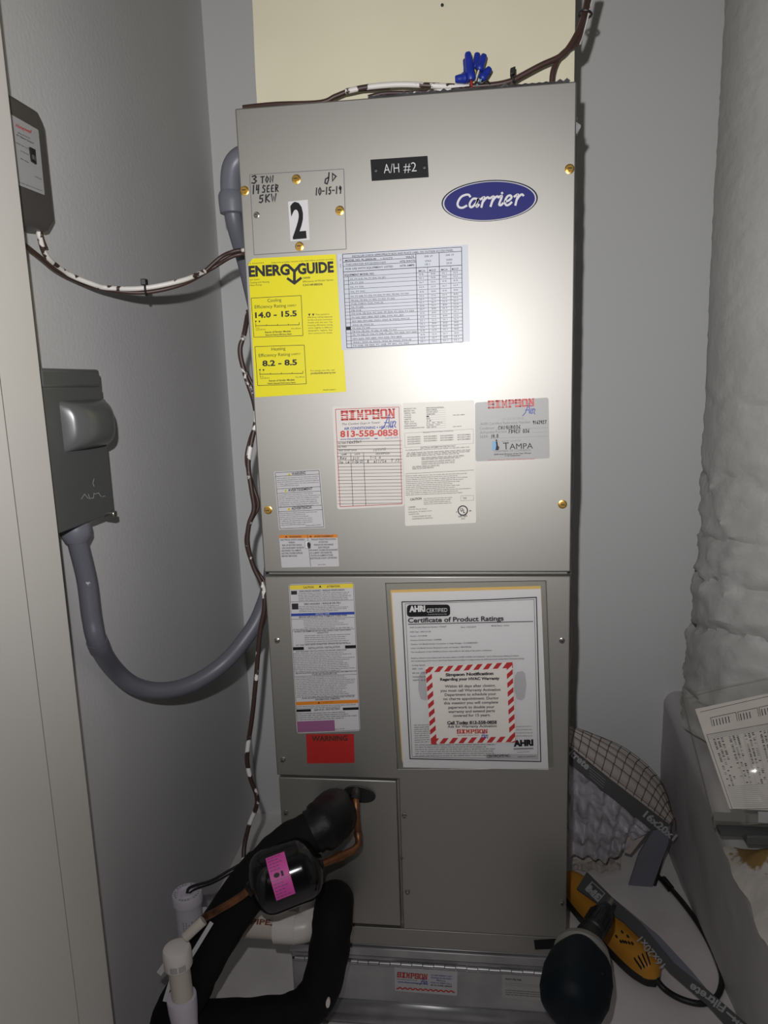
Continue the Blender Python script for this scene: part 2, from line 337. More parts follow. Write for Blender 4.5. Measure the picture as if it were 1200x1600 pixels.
# ================================================================ AIR HANDLER
ah = thing('air_handler', (W / 2, .27, -.05), 'tall grey steel air handler cabinet covered with stickers, standing in the middle of the closet', 'air handler')
MB().box((.003, .016, -.048), (W - .003, .53, 1.218), 'cab').build('cabinet', ah)
zs = .577
MB().prism([(0, 0, zs + .003), (W, 0, zs + .003), (W, 0, 1.222), (0, 0, 1.222)], (0, .017, 0), 'steel').build('upper_panel', ah, bevel=.002)
ax, az = .1925, .2475
MB().prism([(ax, 0, -.011), (W, 0, -.011), (W, 0, zs - .003), (0, 0, zs - .003), (0, 0, az + .003), (ax, 0, az + .003)], (0, .017, 0), 'steel').build('lower_panel', ah, bevel=.002)
cp = MB().prism([(.002, .001, -.007), (ax - .004, .001, -.007), (ax - .004, .001, az - .001), (.002, .001, az - .001)], (0, .015, 0), 'steel').build('coil_access_panel', ah, bevel=.0015)
MB().box((.002, .004, -.047), (W - .002, .016, -.0145), 'steel').build('base_rail', ah, bevel=.001)
d = Dec(lambda x, y, l: front(x, y, l - .004)); d.base([(834, 1469), (884, 1466), (885, 1482), (836, 1484)], 'black'); d.build('tape_strip', ah, 'short black tape strip on the bottom rail')
# crumpled foil tape down the right edge
t = MB()
def foil(u, v):
    z = .18 + 1.0 * v; n = noise.noise((z * 26, u * 3, 2)) * .0022 + noise.noise((z * 70, u * 5, 9)) * .0012; bulge = .006 * max(0, noise.noise((z * 9, 0, 5.3)) - .15)
    return (W + .0008 + abs(n) * .7 + bulge * .8, .0005 + u * .05, z)
t.grid(foil, 5, 160, 'foil').build('foil_tape', ah)
t = MB(); t.grid(lambda u, v: (.18 + .26 * u, .001 + .05 * v, 1.2235 + abs(noise.noise((u * 30, v * 3, 1))) * .006), 60, 4, 'foil').build('foil_tape', ah)
MB().box((W - .001, .03, -.04), (W + .0006, .2, 1.17), 'galv').build('side_gasket', ah)
MB().prism([(W, .004, 1.175), (W + .006, .004, 1.171), (W + .006, .004, 1.168), (W, .004, 1.160)], (0, .04, 0), 'galv').build('corner_tab', ah)
def screw(px, py, k='brass', r=.0052, parent=ah, y=0):
    c = onY(px, py, y); m = MB(); m._lathe(c + Vector((0, .001, 0)), Vector((0, -1, 0)), [(0, r * 1.25), (.0012, r * 1.2), (.0018, r * .9), (.0018, r * .85)], k, 18, True)
    a0 = random.random(); m.prism([c + Vector((math.cos(a0 + i * math.pi / 3) * r * .82, -.001, math.sin(a0 + i * math.pi / 3) * r * .82)) for i in range(6)], (0, -.0035, 0), k)
    m.prism([c + Vector((-r * .5, -.0044, -.0006)), c + Vector((r * .5, -.0044, -.0006)), c + Vector((r * .5, -.0044, .0006)), c + Vector((-r * .5, -.0044, .0006))], (0, -.0003, 0), 'dark')
    o = m.build('screw', parent); 
    if k == 'brass': o['label'] = 'brass hex head screw'
    return o
for p in ((382, 298), (890, 264), (419, 797), (879, 788)): screw(*p)
for p in ((433, 1001), (442, 1187), (878, 1001), (632, 1275), (637, 1394), (878, 1410), (628, 1340)): screw(*p, 'zinc', .0036 if p[0] != 628 else .002)
screw(447, 1270, 'zinc', .0036, cp, .001)

# square cover over the control box, with pen notes, a number sticker and its screws
c2 = [(390, 273), (537, 264), (541, 389), (397, 398)]
cc_ = MB().prism([front(x, y, .0002) for x, y in c2], (0, -.0008, 0), 'steel').build('control_cover', ah)
ln = MB()
d = Dec(lambda x, y, l: front(x, y, .0011 + l), .0001); d.frame(c2, 1.0, 'print_grey')
d.hand('3', (392, 287), (404, 286), 12, 2.2, 'ink'); d.hand('TON', (407, 286), (428, 284), 9.5, 2, 'ink'); d.hand('14', (393, 303), (406, 302), 13, 2.2, 'ink'); d.hand('SEER', (409, 301), (436, 299), 11, 2, 'ink'); d.hand('5KW', (404, 317), (433, 314), 11.5, 2.2, 'ink')
d.hand('JD', (506, 286), (528, 283), 13, 2.2, 'ink'); d.hand('10-15-19', (492, 305), (534, 302), 11, 2, 'ink')
d.build('pen_note', cc_, 'black marker writing 3 ton 14 SEER 5KW and a date')
n2 = [(450, 315), (481, 312), (484, 375), (454, 377)]
d = Dec(lambda x, y, l: front(x, y, .0011 + l)); d.base(n2, 'white'); d.text('2', (457.5, 372), (479, 370), 53, 'black', .03); d.build('number_sticker', cc_, 'white sticker with a large black 2')
for p in ((463, 280), (531, 329), (468, 385)): screw(*p, 'brass', .0052, cc_, -.001)
screw(401, 336, 'zinc', .0036, cc_, -.001)

# engraved name plate
q = [(579, 250), (668, 244), (670, 277), (581, 283)]
pl = MB().prism([front(x, y, .0002) for x, y in q], (0, -.0018, 0), 'black').build('name_plate', ah, bevel=.0004); pl['label'] = 'black engraved plate reading A/H #2'
d = Dec(lambda x, y, l: front(x, y, .0022 + l), .0001); d.text('A/H', (600, 271), (624, 269.5), 14.5, 'white', -.01); d.text('#2', (631, 269), (651, 267.7), 14.5, 'white', -.01)
d.build('print', pl)
for p in ((587, 266), (663, 261)): MB()._lathe(onY(*p, -.002), Vector((0, -1, 0)), [(0, .0032), (.0012, .0028), (.0016, .001)], 'blackp', 14, True).build('rivet', pl)

# oval brand badge
ec, er = (765, 314), (75, 32)
E = lambda k, dx=0, n=56: [(ec[0] + math.cos(t) * er[0] * k + dx, ec[1] + math.sin(t) * (er[1] - (1 - k) * 40) - math.cos(t) * er[0] * k * .058) for t in [2 * math.pi * i / n for i in range(n)]]
bd = MB().prism([front(x, y, .0002) for x, y in E(1)], (0, -.0028, 0), 'navy2').build('brand_badge', ah, bevel=.0006); bd['label'] = 'oval dark blue badge with white script'
d = Dec(lambda x, y, l: front(x, y, .0032 + l), .0001)
d.poly(E(.975), 'pale', .0001); d.poly(E(.945), 'navy', .00014); d.l = .00016
Z7 = lambda pts: [(680 + x / 7.06, 270 + y / 7.06) for x, y in pts]
for st in ([(385, 262), (370, 243), (335, 243), (288, 265), (255, 312), (247, 352), (265, 380), (302, 385), (345, 364)], [(478, 292), (430, 284), (400, 305), (380, 345), (388, 376), (412, 374), (448, 335), (474, 290), (455, 350), (460, 374), (482, 352)],
           [(500, 292), (540, 270), (522, 330), (510, 377)], [(522, 330), (550, 290), (580, 270), (594, 282)], [(605, 280), (645, 262), (627, 320), (612, 368)], [(627, 320), (655, 280), (684, 260), (698, 272)],
           [(695, 272), (735, 256), (714, 320), (706, 352), (726, 357), (748, 336)], [(736, 226), (741, 222)], [(778, 318), (815, 302), (842, 272), (830, 250), (800, 258), (776, 295), (769, 332), (787, 358), (815, 350), (842, 326)], [(873, 262), (913, 240), (898, 300), (885, 354)], [(898, 300), (925, 260), (955, 238), (972, 250)]):
    d.path([(v.x, v.y) for v in spline([(x, y, 0) for x, y in Z7(st)], 5)], 3.3, 'white')
d.build('print', bd)

# yellow energy guide
q = [(395, 404), (527, 397), (541, 612), (399, 621), (388, 412)]
d = Dec(front); d.base(q, 'yellow'); z6 = lambda x, y: (370 + x / 6, 390 + y / 6)
d.text('ENERG', z6(113, 252), z6(497, 232), 15.5, 'ink', .045); d.text('GUIDE', z6(572, 228), z6(910, 208), 15.5, 'ink', .045)
d.path([z6(482, 150), z6(540, 205), z6(592, 145)], 4.4, 'ink'); d.path([z6(540, 195), z6(540, 305)], 4.4, 'ink'); d.path([z6(478, 272), z6(540, 316), z6(600, 268)], 4, 'ink')
d.text('U.S. Government', z6(105, 138), z6(255, 128), 2.2, 'ink'); d.text('Federal law prohibits removal of this label before consumer purchase', z6(325, 130), z6(905, 95), 2.2, 'ink')
d.text('Split System', z6(120, 290), z6(215, 284), 2.2, 'ink'); d.text('Cooling and Heating', z6(120, 318), z6(305, 308), 2.6, 'ink'); d.text('Heat Pump', z6(120, 342), z6(235, 336), 2.4, 'ink')
d.text('CARRIER', z6(618, 274), z6(690, 270), 2.6, 'ink', .02); d.text('Efficiency of Model Series', z6(620, 308), z6(905, 290), 2.6, 'ink'); d.text('CH14NB036', z6(620, 342), z6(805, 332), 3, 'ink', .02)
for fr, ttl, num, hh, nx in (([(134, 455), (603, 430), (620, 806), (160, 822)], 'Cooling', '14.0 - 15.5', 8.2, (172, 640, 563, 622)), ([(170, 910), (632, 895), (652, 1258), (196, 1275)], 'Heating', '8.2 - 8.5', 8.2, (240, 1092, 565, 1080))):
    F = [z6(*p) for p in fr]; d.frame(F, .8, 'ink'); yb = fr[0][1]; xo = 0 if ttl == 'Cooling' else 38
    d.text(ttl, z6(288 + xo, yb + 38), z6(418 + xo, yb + 30), 5, 'ink'); d.text('Efficiency Rating', z6(168 + xo, yb + 98), z6(462 + xo, yb + 84), 5, 'ink'); d.text('(SEER)*' if xo == 0 else '(HSPF)*', z6(475 + xo, yb + 80), z6(560 + xo, yb + 75), 2.8, 'ink')
    d.text(num, z6(*nx[:2]), z6(*nx[2:]), hh, 'ink', .035)
    for k in (0, 34): d.poly([z6(168 + xo + k, yb + 212), z6(188 + xo + k, yb + 211), z6(178 + xo + k, yb + 232)], 'ink')
    a, b = z6(178 + xo, yb + 259), z6(585 + xo * .9, yb + 250); d.line(a, b, .9, 'ink')
    for k in range(5): m = lerp(a, b, k / 4); e = 4 if k in (0, 4) else 2; d.line((m[0], m[1] - e), (m[0], m[1] + (2 if k == 0 else 0)), .8, 'ink')
    d.text('14.0' if xo == 0 else '8.2', z6(180 + xo, yb + 288), z6(212 + xo, yb + 286), 2, 'ink'); d.text('Least Efficient', z6(180 + xo, yb + 303), z6(270 + xo, yb + 298), 2, 'ink'); d.text('Most Efficient', z6(512 + xo, yb + 292), z6(602 + xo * .9, yb + 288), 2, 'ink')
    d.text('Range of Similar Models', z6(265 + xo, yb + 328), z6(508 + xo * .9, yb + 317), 2.6, 'ink', .02); d.text('Seasonal Energy Efficiency Ratio' if xo == 0 else 'Heating Seasonal Performance Factor', z6(268 + xo * .5, yb + 352), z6(515 + xo, yb + 342), 2.3, 'ink', .02)
for k in (0, 36): d.poly([z6(668 + k, 602), z6(692 + k, 600), z6(680 + k, 624)], 'ink')
for i, t in enumerate(('This system\'s', 'efficiency rating depends', 'on the coil your contractor', 'installs with this unit. The', 'heating efficiency rating', 'varies slightly in different', 'geographic regions. Ask', 'your contractor for details.')):
    d.text(t, z6((738 if i == 0 else 662) + i * 1.2, 616 + i * 25), z6(868 if i == 0 else 897, 610 + i * 25), 2.2, 'ink')
d.text('For energy cost info, visit', z6(692, 1142), z6(918, 1134), 2.2, 'ink'); d.text('productinfo.energy.gov', z6(694, 1168), z6(928, 1160), 3, 'ink', .02); d.micro(z6(810, 1320), z6(935, 1316), 1.8)
d.build('energy_label', ah, 'yellow ENERGYGUIDE sticker with two efficiency boxes')

# heater table
q = [(525, 397), (731, 382), (735, 534), (534, 547)]
d = Dec(front); d.base(q, 'blue_white'); z5 = lambda x, y: (520 + x / 5, 370 + y / 5)
fr = [z5(76, 136), z5(1006, 80), z5(1016, 822), z5(110, 868)]; d.frame(fr, .9, 'ink')
T = lambda u, v: at(fr, u, v)
rows = [.045, .18, .245, .29, .33, .38, .43, .475, .515, .55, .585, .62, .655, .69, .725, .76, .795, .83, .865, .90, .95]
d.line(T(0, .045), T(1, .045), .8, 'ink'); d.line(T(0, .085), T(.615, .085), .7, 'ink'); d.line(T(0, .13), T(.615, .13), .7, 'ink'); d.line(T(0, .19), T(1, .19), .9, 'ink')
for v in (.245, .285, .325, .375, .425, .475, .515, .55, .585, .62, .655, .695, .735, .775, .81, .845, .88, .925, .96): d.line(T(0, v), T(1, v), .55, 'ink')
d.line(T(.615, .045), T(.615, 1), .9, 'ink'); d.line(T(.81, .045), T(.81, 1), .9, 'ink'); d.line(T(.04, .245), T(.04, 1), .7, 'ink'); d.line(T(.71, .19), T(.71, 1), .6, 'ink'); d.line(T(.905, .19), T(.905, 1), .6, 'ink')
d.text('INSTALLER CHECK APPROPRIATE BOX AND PLACE LABEL ON OUTSIDE ACCESS PANEL', T(.08, .038), T(.93, .036), 2.8, 'ink', .01)
d.text('MODEL NO. PL-20436-00', T(.02, .08), T(.28, .08), 2.8, 'ink', .02); d.text('1.0/HTR', T(.32, .08), T(.42, .08), 2.6, 'ink'); d.text('VOLTS', T(.53, .08), T(.60, .08), 2.8, 'ink', .02)
d.text('THIS HEATER KFCEH0501N05', T(.02, .123), T(.36, .123), 2.8, 'ink'); d.text('HTR WATTS', T(.48, .123), T(.61, .123), 2.8, 'ink', .02)
d.text('FOR USE WITH EQUIPMENT LISTED', T(.02, .17), T(.42, .17), 2.8, 'ink', .01); d.text('HTR AMPS', T(.48, .17), T(.60, .17), 2.8, 'ink', .02)
d.text('208 1P', T(.685, .085), T(.755, .085), 2.8, 'ink'); d.text('240 1P', T(.865, .085), T(.935, .085), 2.8, 'ink'); d.text('3763', T(.69, .135), T(.74, .135), 2.8, 'ink'); d.text('5000', T(.87, .135), T(.92, .135), 2.8, 'ink'); d.text('18.1', T(.69, .17), T(.73, .17), 2.8, 'ink'); d.text('20.8', T(.87, .17), T(.915, .17), 2.8, 'ink')
d.text('EQUIPMENT MODEL NO.', T(.01, .236), T(.26, .236), 3, 'ink', .02)
for u, t in ((.635, 'MCA'), (.725, 'MOCP'), (.825, 'MCA'), (.915, 'MOCP')): d.text(t, T(u, .236), T(u + .055, .236), 2.8, 'ink', .01)
for i, (v, L, t) in enumerate(zip((.28, .32, .365, .415, .465, .508, .545, .58, .615, .65, .69, .73, .77, .805, .84, .875, .918, .955, .99), (.3, .11, .11, .12, .49, .37, .27, .1, .08, .53, .44, .49, .18, .15, .38, .55, .42, .5, .48),
        ('FA, FY 018, FA, FY 024, FH 001', 'FA, FY 030', 'FA, FY 036', 'FA, FY 042', 'FA, FY 048, FC 036, FX 024, FV 002, FB 042, FX 030', 'FB 036, FB 042, FY 002, FV 003, FY 060', 'FC4D, FV4B 01, FC4C, FV4C 02', 'FA, FY 060', 'FB 018', 'FX 018, FB 024, FC 030, FF 024, FC 024, FY 024', 'FV 030, FEM 1800, FEM 2400, FVM, 001, 003', 'FEM 1800, FEM 2400, WAX1, WAX 18, WAX2, WAX 24', 'WAX 18, WAX 24', 'FX 024, FX 030', 'FB 036, FB 042, FF 036, FF 048, FV 037', 'FX, FX 040, FC 036, FY 048, FC 042, FEM 3000, FEM 3600', 'FEM 4200, FEM 4800, FEM 4300, FEM 4800', 'WAX1, WAX 18, WAX2, WAX 36, WAX3, WAX 48', 'FX 048, FB 060, FC 048, FF 001, FC 060'))):
    d.text(t, T(.055, v), T(.055 + L, v), 2.5, 'ink')
    for u in (.635, .735, .83, .925): d.text(random.choice(('23.6', '25.1', '22.9', '30', '25', '26.7')), T(u, v - .01), T(u + .04, v - .01), 2.2, 'ink')
d.poly([T(0, .775), T(.038, .775), T(.038, .81), T(0, .81)], 'black'); d.text('HTR', z5(62, 190), z5(66, 172), 1.6, 'ink'); d.text('SIZE', z5(64, 240), z5(64, 212), 1.6, 'ink')
d.build('heater_table_label', ah, 'pale blue-white table sticker listing heater models')

# service record sticker
def simpson(d, p, q, h, stripe='white', air='blue', red='redw', w=1.5):
    d.slab('SIMPSON', p, q, h, red, stripe if h > 10 else None); L = math.dist(p, q); f = lambda x, y: (p[0] + (q[0] - p[0]) * x - 0, p[1] + (q[1] - p[1]) * x - y * L)
    for st in ([(.74, -.19), (.80, -.12), (.875, .075)], [(.875, .075), (.88, -.14)], [(.795, -.07), (.88, -.075)], [(.915, -.05), (.90, -.14), (.93, -.15)], [(.925, .0), (.935, .01)], [(.945, -.05), (.94, -.15)], [(.945, -.09), (.975, -.05), (1.0, -.07), (.975, -.14), (1.0, -.165)]):
        d.path([f(*v) for v in st], w, air)
c = [(519, 635), (627, 631), (632, 791), (527, 796)]
d = Dec(front); d.base(c, 'warm_white', 4); z = lambda x, y: (510 + x / 5, 610 + y / 5)
d.frame(sub(c, .045, .03, .965, .975), .9, 'red'); simpson(d, z(112, 236), z(542, 218), 15.5, 'warm_white')
d.text('The Coolest Guys in Town!', z(118, 272), z(415, 258), 3.2, 'ink', 0, .3); d.text('AIR CONDITIONING + HEATING', z(138, 308), z(524, 294), 3.8, 'blue', .03); d.text('813-558-0858', z(108, 364), z(560, 352), 9.2, 'redw', .035)
d.text('www.thecoolestguys.com', z(108, 388), z(338, 380), 2.6, 'blue', .02); d.poly([z(375, 372), z(400, 372), z(400, 380), z(375, 380)], 'blue'); d.text('CAC1813575', z(458, 380), z(562, 374), 2.4, 'blue')
for y, yr in ((403, 394), (434, 426), (462, 455), (490, 484), (516, 512)): d.line(z(82, y), z(588, yr), .7, 'ink')
for i in range(14): d.line(z(90, 545 + i * 26.3), z(592, 538 + i * 26.2), .6, 'ink')
d.line(z(190, 490), z(208, 905), .7, 'ink'); d.line(z(290, 488), z(308, 902), .7, 'ink')
for t, x, y, L in (('FILTERS', 92, 422, 64), ('FILTERS', 92, 450, 66), ('FIRST START DATE', 96, 477, 140), ('NAME', 118, 508, 42), ('DATE', 222, 506, 40), ('DESCRIPTION', 385, 502, 108)): d.text(t, z(x, y), z(x + L, y - 4), 2.4, 'ink', .01)
d.hand('16x20x1', z(160, 418), z(278, 408), 4, .7, 'ink'); d.hand('11/11/15', z(365, 476), z(465, 466), 3.6, .6, 'ink'); d.hand('Ray', z(105, 540), z(160, 536), 4, .7, 'ink'); d.hand('21N', z(205, 540), z(255, 536), 3.4, .6, 'ink'); d.hand('T-Stat', z(340, 536), z(445, 530), 4, .6, 'ink'); d.hand('David', z(100, 572), z(180, 568), 4, .7, 'ink'); d.hand('7-26-21', z(200, 570), z(290, 562), 4, .7, 'ink'); d.hand('Recall/Cap TI/2', z(318, 566), z(572, 556), 4.2, .7, 'ink')
d.build('service_record_sticker', ah, 'red bordered SIMPSON service record sticker with pen entries')

# rating plate
c = [(629, 630), (741, 625), (744, 817), (633, 822)]
d = Dec(front); d.base(c, 'ivory', 3); U = lambda u, v: at(c, u, v)
for i, (t, b) in enumerate((('PRODUCT NO.', 'FB4CNP036L00AEAA'), ('MODEL NO.', 'FB4CNP036'), ('SERIAL NO.', '3719F10327'), ('VOLTS', '208/240'), ('PHASE', '1'), ('HERTZ', '60'), ('MAX. FLA', '3.8'), ('TEST STATIC', '0.3   IN   W.C.'), ('REFRIGERANT', 'R-410A   TXV'), ('DATE OF MANUFACTURE', 'SEP 2019'))):
    v = .052 + i * .0175; d.text(t, U(.02, v), U(.02 + .013 * len(t) + .03, v), 1.9, 'ink', .01); d.text(b, U(.33, v), U(.33 + .014 * len(b) + .02, v), 1.9, 'ink', .01); d.line(U(.33, v + .004), U(.6, v + .003), .35, 'grey')
d.micro(U(.7, .12), U(.87, .119), 1.8); d.micro(U(.7, .213), U(.83, .212), 1.8)
d.frame([U(.02, .245), U(.98, .235), U(.98, .352), U(.02, .362)], .5, 'grey'); d.text('Equipped Factory Heater Accessories', U(.28, .25), U(.70, .247), 2, 'ink')
for u in (.06, .29, .52, .76):
    for k in range(4 if u < .1 else 3): d.text('KFCEH%04d' % random.choice((501, 801, 901, 1401)), U(u, .285 + k * .018), U(u + .18, .284 + k * .018), 2, 'ink', .01)
d.text('ELECTRICAL INFORMATION FOR FAN ONLY', U(.24, .375), U(.73, .372), 2.2, 'ink', .01)
d.text('IN SUPPLEMENTARY HEATER IS INSTALLED REFER TO HEATER LABEL FOR', U(.03, .39), U(.92, .386), 1.9, 'ink')
d.micro(U(.05, .412), U(.95, .408), 2); d.micro(U(.04, .425), U(.93, .421), 2); d.micro(U(.04, .438), U(.78, .434), 2)
for v, a, b in ((.455, .25, .85), (.468, .25, .8), (.488, .25, .72), (.505, .25, .72), (.525, .12, .5), (.54, .12, .42)): d.micro(U(a, v), U(b, v - .004), 1.9); d.line(U(a, v + .004), U(b, v), .35, 'grey')
d.line(U(.02, .575), U(.98, .57), .5, 'ink'); d.block(sub(c, .02, .585, .95, .755), 11, size=.55, ragged=.3)
d.text('CAUTION', U(.08, .795), U(.24, .79), 3.4, 'ink', .03); d.block(sub(c, .27, .775, .68, .835), 4, size=.55, ragged=.15); d.frame(sub(c, .79, .775, .97, .815), .6, 'grey'); d.text('TXV', U(.82, .805), U(.875, .803), 3, 'ink', .01)
d.text('CARRIER', U(.05, .855), U(.15, .853), 2.2, 'ink', .01); d.text('7310 W. Morris Street', U(.05, .873), U(.31, .871), 2, 'ink'); d.text('Indianapolis, IN 46231 U.S.A.', U(.05, .893), U(.38, .89), 2, 'ink'); d.text('MADE IN USA', U(.06, .912), U(.2, .91), 2, 'ink'); d.text('CONDITIONED BY CAC', U(.1, .932), U(.37, .93), 2, 'ink'); d.text('ASSEMBLED IN MEXICO', U(.1, .95), U(.39, .948), 2, 'ink')
cc = U(.815, .895)
for k, col in ((8.2, 'ink'), (6.4, 'ivory')): d.poly([(cc[0] + math.cos(i * .3142) * k, cc[1] + math.sin(i * .3142) * k) for i in range(20)], col)
d.l += .0002; d.text('U', (cc[0] - 3.8, cc[1] + 1.2), (cc[0] - .2, cc[1] + 1.2), 5.2, 'ink', .04); d.text('L', (cc[0] + .6, cc[1] + 3.6), (cc[0] + 3.6, cc[1] + 3.6), 5.2, 'ink', .04); d.text('c', U(.72, .91), U(.735, .91), 3, 'ink', .02); d.text('us', U(.905, .905), U(.935, .904), 3, 'ink', .02); d.text('LISTED', U(.755, .948), U(.875, .945), 2.6, 'ink', .03); d.text('AC', U(.79, .968), U(.85, .966), 2.6, 'ink')
d.build('rating_plate', ah, 'white rating plate with UL mark and fine print')

# silver reference sticker
c = [(742, 629), (857, 621), (859, 716), (743, 721)]
d = Dec(front); d.base(c, 'silver', 4); z = lambda x, y: (730 + x / 7.06, 600 + y / 7.06)
simpson(d, z(228, 272), z(748, 245), 12.5, 'silver', 'blue', 'redw', 1.4)
d.text('(813)558-0858', z(388, 398), z(622, 390), 3.4, 'grey'); d.text('AHRI Certified Reference Number', z(145, 456), z(700, 432), 4.2, 'print_grey'); d.text('Condenser', z(138, 505), z(305, 496), 4, 'print_grey'); d.text('Airhandler/Furnace', z(142, 550), z(440, 535), 4, 'print_grey'); d.text('SEER', z(142, 598), z(232, 592), 4, 'print_grey')
d.hand('9162427', z(720, 442), z(875, 436), 5, 1, 'ink'); d.hand('CH14NB036', z(340, 504), z(590, 492), 5.5, 1, 'ink'); d.hand('FB4CNP036', z(455, 545), z(690, 535), 5.5, 1, 'ink'); d.hand('14.0', z(262, 600), z(345, 592), 5.5, 1, 'ink')
d.line(z(310, 502), z(888, 482), .6, 'grey'); d.line(z(715, 535), z(888, 526), .6, 'grey'); d.line(z(240, 602), z(888, 574), .6, 'grey')
d.poly([z(275, 636), z(318, 634), z(316, 732), z(277, 734)], 'sky'); d.frame([z(275, 636), z(357, 630), z(357, 727), z(277, 734)], .6, 'grey'); d.path([z(322, 620), z(330, 680), z(322, 724)], 2.6, 'ink'); d.path([z(330, 680), z(345, 700), z(338, 724)], 2.2, 'ink')
d.text('T', z(398, 722), z(462, 719), 10.5, 'ink'); d.text('AMPA', z(468, 720), z(725, 712), 8.6, 'ink'); d.text('GREATER', z(375, 640), z(460, 635), 1.8, 'print_grey'); d.text('LOCATION', z(478, 636), z(588, 630), 1.8, 'print_grey')
d.text('CHAMBER OF COMMERCE', z(302, 754), z(700, 738), 3, 'print_grey'); d.text('2008 Small Business of the Year Winner', z(295, 784), z(706, 768), 2, 'ink', .02); d.text('11-50 Employees', z(415, 800), z(585, 792), 2, 'ink', .02); d.micro(z(232, 845), z(745, 830), 1.6, 'redw')
d.build('reference_sticker', ah, 'silver SIMPSON sticker with certificate numbers and TAMPA logo')

# warnings
def tri(d, cx, cy, s, col='signal'):
    d.poly([(cx - s, cy + s * .8), (cx + s, cy + s * .8), (cx, cy - s)], col); d.line((cx, cy - s * .4), (cx, cy + s * .55), s * .3, 'ink')
c = [(428, 737), (500, 733), (508, 825), (436, 828)]
d = Dec(front); d.base(c, 'pale'); U = lambda u, v: at(c, u, v); d.frame(sub(c, .025, .02, .975, .98), .7, 'ink')
for v in (.085, .30, .375, .615, .69): d.line(U(.02, v), U(.98, v - .003), .6, 'ink')
for v, t, u0, u1 in ((.065, 'WARNING', .38, .68), (.34, 'AVERTISSEMENT', .27, .8), (.655, 'ADVERTENCIA', .31, .75)): d.text(t, U(u0, v + .012), U(u1, v + .005), 4, 'ink', .02); p = U(u0 - .055, v - .005); tri(d, p[0], p[1], 2.6)
for v0, ls in ((.1, ('This product can expose you to chemicals including', 'lead and lead components, which are known to the', 'State of California to cause cancer and birth defects', 'or other reproductive harm. For more information go', 'to www.P65Warnings.ca.gov.')), (.385, ('Ce produit peut vous exposer a des agents', 'chimiques, y compris le plomb et les composants de', 'plomb, identifies par l\'Etat de Californie comme', 'pouvant causer le cancer et des malformations', 'congenitales ou autres troubles de l\'appareil', 'reproducteur. Pour de plus amples informations,', 'allez sur le site www.P65Warnings.ca.gov.')), (.70, ('Este producto puede exponerle a quimicos que', 'incluyen plomo y compuestos de', 'plomo, que se conocen en el Estado', 'de California como causantes de cancer', 'y defectos de nacimiento u otros danos', 'reproductivos. Para mayor informacion,', 'visite www.P65Warnings.ca.gov.'))):
    for i, t in enumerate(ls): v = v0 + .03 + i * .0335; d.text(t, U(.05, v), U(.05 + min(.9, .0182 * len(t)), v - .004), 1.9, 'ink')
d.micro(U(.58, .955), U(.92, .95), 1.6)
d.build('warning_sticker', ah, 'white trilingual warning sticker with yellow triangles')
c = [(436, 836), (527, 835), (530, 885), (440, 887)]
d = Dec(front); d.base(c, 'pale', 2); U = lambda u, v: at(c, u, v); d.poly([U(0, 0), U(.485, 0), U(.485, .1), U(0, .1)], 'orange'); d.poly([U(.49, 0), U(1, 0), U(1, .1), U(.49, .1)], 'orange'); d.line(U(.487, 0), U(.505, .98), .6, 'ink')
d.text('WARNING', U(.17, .085), U(.38, .083), 2.7, 'darkbrown', .02); d.text('AVERTISSEMENT', U(.60, .083), U(.93, .08), 2.7, 'darkbrown', .02); p = U(.12, .05); d.poly([(p[0] - 2, p[1] + 1.4), (p[0] + 2, p[1] + 1.4), (p[0], p[1] - 1.6)], 'darkbrown'); p = U(.54, .05); d.poly([(p[0] - 2, p[1] + 1.4), (p[0] + 2, p[1] + 1.4), (p[0], p[1] - 1.6)], 'darkbrown')
for i, (t, a, b) in enumerate((('ELECTRICAL SHOCK HAZARD', .02, .43), ('WARNING', .15, .26), ('RISK OF ELECTRIC SHOCK', .04, .38), ('CAN CAUSE INJURY OR DEATH', .03, .41), ('DISCONNECT ALL REMOTE', .02, .36), ('ELECTRIC POWER SUPPLIES', .02, .38), ('BEFORE SERVICING', .02, .28))): d.text(t, U(a, .175 + i * .083), U(b, .172 + i * .083), 2.5, 'ink', .015)
for i, (t, a, b) in enumerate((('RISQUE D\'ELECTROCUTION', .55, .97), ('ATTENTION', .67, .83), ('RISQUE DE DECHARGE', .59, .92), ('ELECTRIQUE', .66, .85), ('POUVANT CAUSER DES BLESSURES', .51, .99), ('OU LA MORT. DECONNECTER', .51, .89), ('TOUTES LES ALIMENTATIONS', .51, .9), ('ELECTRIQUES AVANT L\'ENTRETIEN', .51, .97))): d.text(t, U(a, .175 + i * .083), U(b, .172 + i * .083), 2.5, 'ink', .015)
d.poly([U(.435, .2), U(.53, .2), U(.53, .42), U(.435, .42)], 'white'); d.frame([U(.435, .2), U(.53, .2), U(.53, .42), U(.435, .42)], .4, 'ink'); d.poly([U(.475, .25), U(.51, .22), U(.53, .3), U(.52, .42), U(.485, .42), U(.47, .33)], 'ink', d.l + .0003); d.micro(U(.63, .95), U(.78, .945), 1.6)
d.build('shock_warning_sticker', ah, 'white sticker with orange bilingual warning bars')
c = [(451, 913), (553, 910), (563, 1142), (464, 1146)]
d = Dec(front); d.base(c, 'pale', 4); U = lambda u, v: at(c, u, v); B = lambda u0, v0, u1, v1, col: d.poly([U(u0, v0), U(u1, v0), U(u1, v1), U(u0, v1)], col)
d.frame(sub(c, .012, .006, .988, .994), .5, 'ink'); B(.015, .008, .985, .036, 'signal'); d.text('CAUTION', U(.22, .031), U(.38, .030), 3, 'ink', .02); d.text('ATTENTION', U(.58, .030), U(.78, .029), 3, 'ink', .02); p = U(.48, .02); d.poly([(p[0] - 2.2, p[1] + 1.8), (p[0] + 2.2, p[1] + 1.8), (p[0], p[1] - 2)], 'ink')
